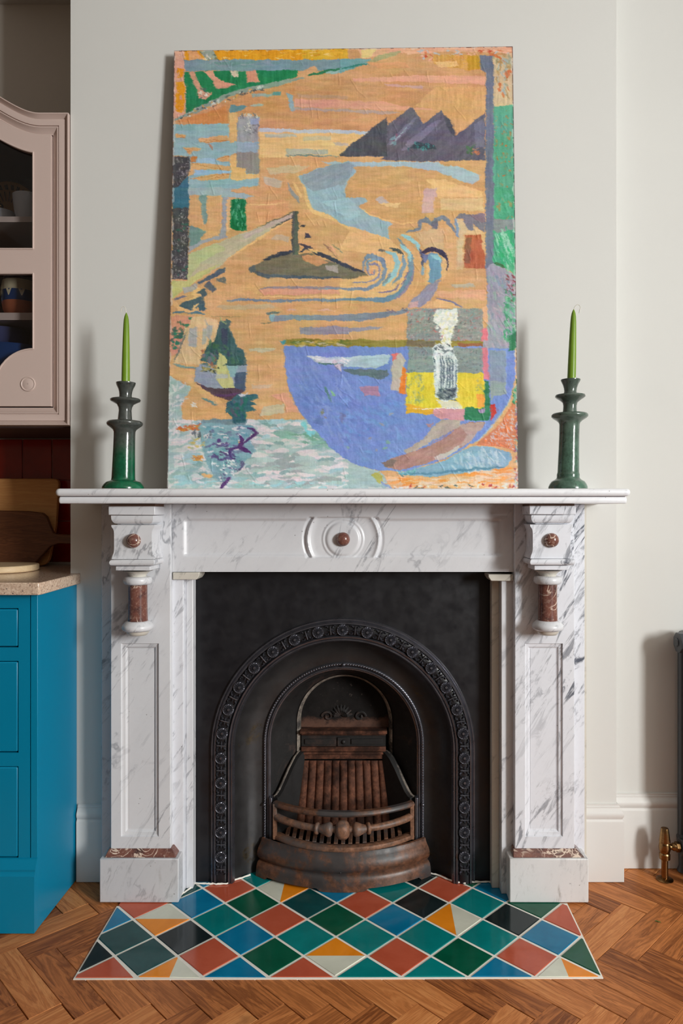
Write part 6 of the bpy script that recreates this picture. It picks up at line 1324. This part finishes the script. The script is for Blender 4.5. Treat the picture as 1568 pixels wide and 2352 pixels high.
# ------------------------------------------------------------------ splashback tiles (pieces of the recess wall)
t0 = None
for r in range(4):
    for c in range(11):
        x1_ = XL - 0.002 - c * 0.1077; z1_ = 1.4245 - r * 0.150
        if z1_ < 0.98: continue
        zl = max(0.971, z1_ - 0.1485)
        if t0 is None or zl > z1_ - 0.1484:
            o = B('tile', 'redtile', wl, (-0.0527, 0.0527, -0.008, 0.0, -(z1_ - zl), 0.0), bevel=0.0018)
            if zl <= z1_ - 0.1484: t0 = o
        else: o = put(t0, wl, (0, 0, 0))
        o.location = (x1_ - 0.0533, AL - 0.0005, z1_); o.rotation_euler = (random.gauss(0, 0.006), 0, random.gauss(0, 0.006))
B('trim_1', 'grout', None, (-1.9, XL, AL - 0.003, AL, 0.97, 1.4265), kind='structure')

# ------------------------------------------------------------------ teal base cabinet and worktop
YFc = -0.266
bc = thing('base_cabinet', 'teal painted kitchen base cabinet with inset panelled drawers and moulded plinth', 'cabinet', (-1.33, 0.03, 0.0))
XE = -0.9135
B('carcass', 'teal', bc, (-1.75, XE - 0.022, -0.240, AL - 0.005, 0.10, 0.930))
B('end_panel', 'teal', bc, (XE - 0.020, XE, YFc, -0.001, 0.002, 0.932), bevel=0.0015)
dr = MX(42.5, YFc); fr_r = XE - 0.0205
zs = [MZ(p, YFc) for p in (1397, 1487, 1518, 1729, 1760, 1971)]
fbx = [(dr, fr_r - 0.0015, YFc, -0.240, 0.17, 0.932)] + [(-1.75, dr, YFc, -0.240, b, a) for a, b in ((0.932, zs[0]), (zs[1], zs[2]), (zs[3], zs[4]), (zs[5], 0.17))]
B('face_frame', 'teal', bc, *fbx)
for a, b in ((zs[0], zs[1]), (zs[2], zs[3]), (zs[4], zs[5])):
    x1_ = dr - 0.0028
    mb = MB(); mb.box(-1.70, x1_, YFc + 0.0005, -0.243, b + 0.0028, a - 0.0028)
    mb.build('drawer', 'teal', bc, bevel=0.0035, bseg=2)
PLP = [(0.0, 0.002), (0.021, 0.002), (0.021, 0.158), (0.017, 0.163), (0.015, 0.168), (0.016, 0.174), (0.013, 0.182), (0.007, 0.190), (0.004, 0.198), (0.0, 0.200)]
MB().sweep2([(-1.75, YFc), (XE - 0.0215, YFc)], PLP, lambda a, b, h: (a, b, h)).build('plinth', 'teal', bc, smooth=30)
MB().sweep2([(XE - 0.0215, YFc), (XE + 0.0, YFc)], PLP, lambda a, b, h: (a, b, h)).build('plinth_return', 'teal', bc, smooth=30)
wt = thing('worktop', 'polished speckled beige granite worktop on the teal cabinet', 'worktop', (-1.33, 0.0, 0.9335))
ZW = MZ(1338.5, -0.30)
wp_ = [(-1.77, -0.302), (MX(88, -0.302), -0.302), (MX(96, -0.292), -0.290), (-0.9020, -0.0015), (-0.9370, -0.0015), (-0.9370, AL - 0.012), (-1.77, AL - 0.012)]
MB().prism(wp_, 0.9335, ZW, lambda a, b, d: (a, b, d)).build('slab', 'granite', wt, bevel=0.0025)

# chopping boards on the worktop
def rounded(pts_, r, n=6):
    out = []; N = len(pts_)
    for i in range(N):
        p0, p1, p2 = Vector(pts_[i - 1]), Vector(pts_[i]), Vector(pts_[(i + 1) % N]); rr_ = r[i] if isinstance(r, (list, tuple)) else r
        a = p1 + (p0 - p1).normalized() * rr_; b = p1 + (p2 - p1).normalized() * rr_
        for k in range(n + 1):
            t = k / n; q = a * (1 - t) ** 2 + p1 * 2 * t * (1 - t) + b * t * t; out.append((q.x, q.y))
    return out
def leaning(name, label, poly, yb_, yt_, zb0, zt0, th, mat):
    # poly in (x,z); the board leans back from yb_ at its foot to yt_ at its top
    lean = lambda z: lerp(yb_, yt_, (z - zb0) / (zt0 - zb0))
    t = thing(name, label, 'chopping board', (sum(p[0] for p in poly) / len(poly), yb_, zb0))
    MB().prism(poly, 0, th, lambda a, b, d: (a, lean(b) + d, b)).build('board', mat, t, bevel=0.003); return t
z0_ = ZW + 0.0012
ytp = 0.315
pts_ = [(-1.62, z0_), (MX(112, 0.27), z0_), (MX(125, 0.28), MZ(1210, 0.29)), (MX(134.5, ytp), MZ(1099, ytp)), (-1.62, MZ(1099, ytp))]
leaning('chopping_board', 'large pale wooden chopping board leaning against the red tiles', rounded(pts_, [0.02, 0.035, 0.001, 0.022, 0.02]), 0.262, 0.318, z0_, MZ(1099, ytp), 0.020, 'board_pale')
yd = 0.235
D = lambda a, b: (MX(a, yd), MZ(b, yd))
pts_ = [(-1.55, z0_), D(62, 1300)[0:1] + (z0_,), D(84, 1298), D(104, 1272), D(119, 1254), D(136, 1248), D(168, 1249), D(168, 1228), D(136, 1227), D(122, 1224), D(112, 1205), D(103, 1187), D(92, 1178), D(60, 1174), D(-20, 1172), (-1.55, D(0, 1176)[1])]
leaning('paddle_board', 'dark walnut paddle chopping board with handle leaning in front of the pale board', pts_, 0.205, 0.252, z0_, D(0, 1172)[1], 0.019, 'board_dark')
rb_ = thing('round_board', 'thick pale round-ended board lying flat on the granite worktop', 'chopping board', (-1.24, 0.07, ZW))
pts_ = rounded([(-1.50, -0.045), (-1.078, -0.045), (-1.078, 0.175), (-1.50, 0.175)], [0.08, 0.11, 0.11, 0.08], 10)
MB().prism(pts_, ZW + 0.0008, ZW + 0.0218, lambda a, b, d: (a, b, d)).build('board', 'board_white', rb_, bevel=0.005, bseg=3)

# ------------------------------------------------------------------ radiator and valve
rd = thing('radiator', 'dark grey column radiator cut off by the right picture edge', 'radiator', (1.2, 0.0, 0.0))
XRd = MX(1566, 0.0) + 0.002
sec = None
for i in range(6):
    xc_ = XRd + 0.024 + i * 0.052
    if sec is None:
        mb = MB()
        for y in (-0.052, 0.0, 0.052):
            mb.tube([(xc_, y, z) for z in np.linspace(0.11, 0.74, 9)], 0.0165, 12)
        for z, k in ((0.115, -1), (0.745, 1)):
            mb.tube([(xc_, -0.060, z), (xc_, -0.045, z + 0.012 * k), (xc_, 0, z + 0.016 * k), (xc_, 0.045, z + 0.012 * k), (xc_, 0.060, z)], [0.018, 0.023, 0.026, 0.023, 0.018], 14)
        for y in (-0.052, 0.052): mb.tube([(xc_, y, 0.0015), (xc_, y, 0.02), (xc_, y, 0.11)], [0.019, 0.013, 0.016], 10)
        sec = mb.build('section', 'rad', rd, smooth=50); o = sec
    else: o = put(sec, rd, (i * 0.052, 0, 0))
def hexa(x0_, x1_, r, y, z, name, mat, par, n=8, rot=0.39):
    pr = [(math.cos(2 * math.pi * k / n + rot) * r, math.sin(2 * math.pi * k / n + rot) * r) for k in range(n)]
    return MB().prism(pr, x0_, x1_, lambda a, b, d: (d, y + a, z + b)).build(name, mat, par, bevel=0.002)
zp = MZ(1476, 0.0)
hexa(MX(1555, 0), XRd + 0.03, 0.033, 0.0, zp, 'end_plug', 'rad', rd)
hexa(MX(1555, 0) - 0.004, MX(1555, 0) + 0.004, 0.014, 0.0, zp + 0.001, 'plug_key', 'rad', rd, 6)
zv = MZ(1945, 0.0)
hexa(MX(1561, 0), XRd + 0.03, 0.027, 0.0, zv, 'end_plug', 'rad', rd)
xv = MX(1526, 0.0); vx = S(0.0)
va_ = thing('radiator_valve', 'antique brass radiator valve and pipe rising from the oak floor at the right', 'valve', (xv, 0.0, 0.0))
zf = lambda py: MZ(py, 0.0)
MB().lathe([(0.0105, 0.0008), (0.0105, zf(1968))], xv, 0.0, 24).build('pipe', 'brass', va_, smooth=50)
MB().lathe([(0.026, 0.0006), (0.026, 0.002), (0.022, 0.0045), (0.013, 0.0065), (0.0108, 0.0068)], xv, 0.0, 32).build('floor_collar', 'brass', va_, smooth=40)
MB().lathe([(0.0125, zf(1974)), (0.0165, zf(1972)), (0.0168, zf(1961)), (0.0145, zf(1958))], xv, 0.0, 28).build('lower_nut', 'brass', va_, smooth=30)
MB().lathe([(0.0125, zf(1960)), (0.0150, zf(1957)), (0.0176, zf(1951)), (0.0182, zf(1945)), (0.0172, zf(1939)), (0.0160, zf(1935)), (0.0150, zf(1934))], xv, 0.0, 32).build('ball_body', 'brass', va_, smooth=50)
MB().lathe([(0.0150, zf(1934.5)), (0.0172, zf(1934)), (0.0172, zf(1931)), (0.0140, zf(1914)), (0.0120, zf(1904)), (0.0110, zf(1902))], xv, 0.0, 12).build('valve_cap', 'brass', va_, smooth=20, label='tapered faceted brass cap')
mb = MB(); mb.tube([(xv + 0.012, 0, zv), (xv + 0.020, 0, zv), (xv + 0.026, 0, zv), (xv + 0.034, 0, zv)], [0.010, 0.0085, 0.0125, 0.0125], 16)
mb.build('tail_piece', 'brass', va_, smooth=40)
hexa(xv + 0.033, MX(1560.3, 0), 0.0165, 0.0, zv, 'union_nut', 'brass', va_, 6, 0.0)

# a scrap of leaf on the floor
lx, ly = FL(1511, 2118)
mb = MB()
pts_ = [(-0.007, 0.004), (-0.003, 0.003), (0.001, -0.001), (0.006, -0.003)]
rows = [[(lx + a - 0.0006, ly + b - 0.0018, 0.0016), (lx + a, ly + b, 0.003), (lx + a + 0.0006, ly + b + 0.0018, 0.0016)] for a, b in pts_]
o = mb.grid(rows).build('leaf_scrap', 'leaf', None)
tag(o, 'tiny green leaf scrap on the oak floor below the brass valve', 'leaf')
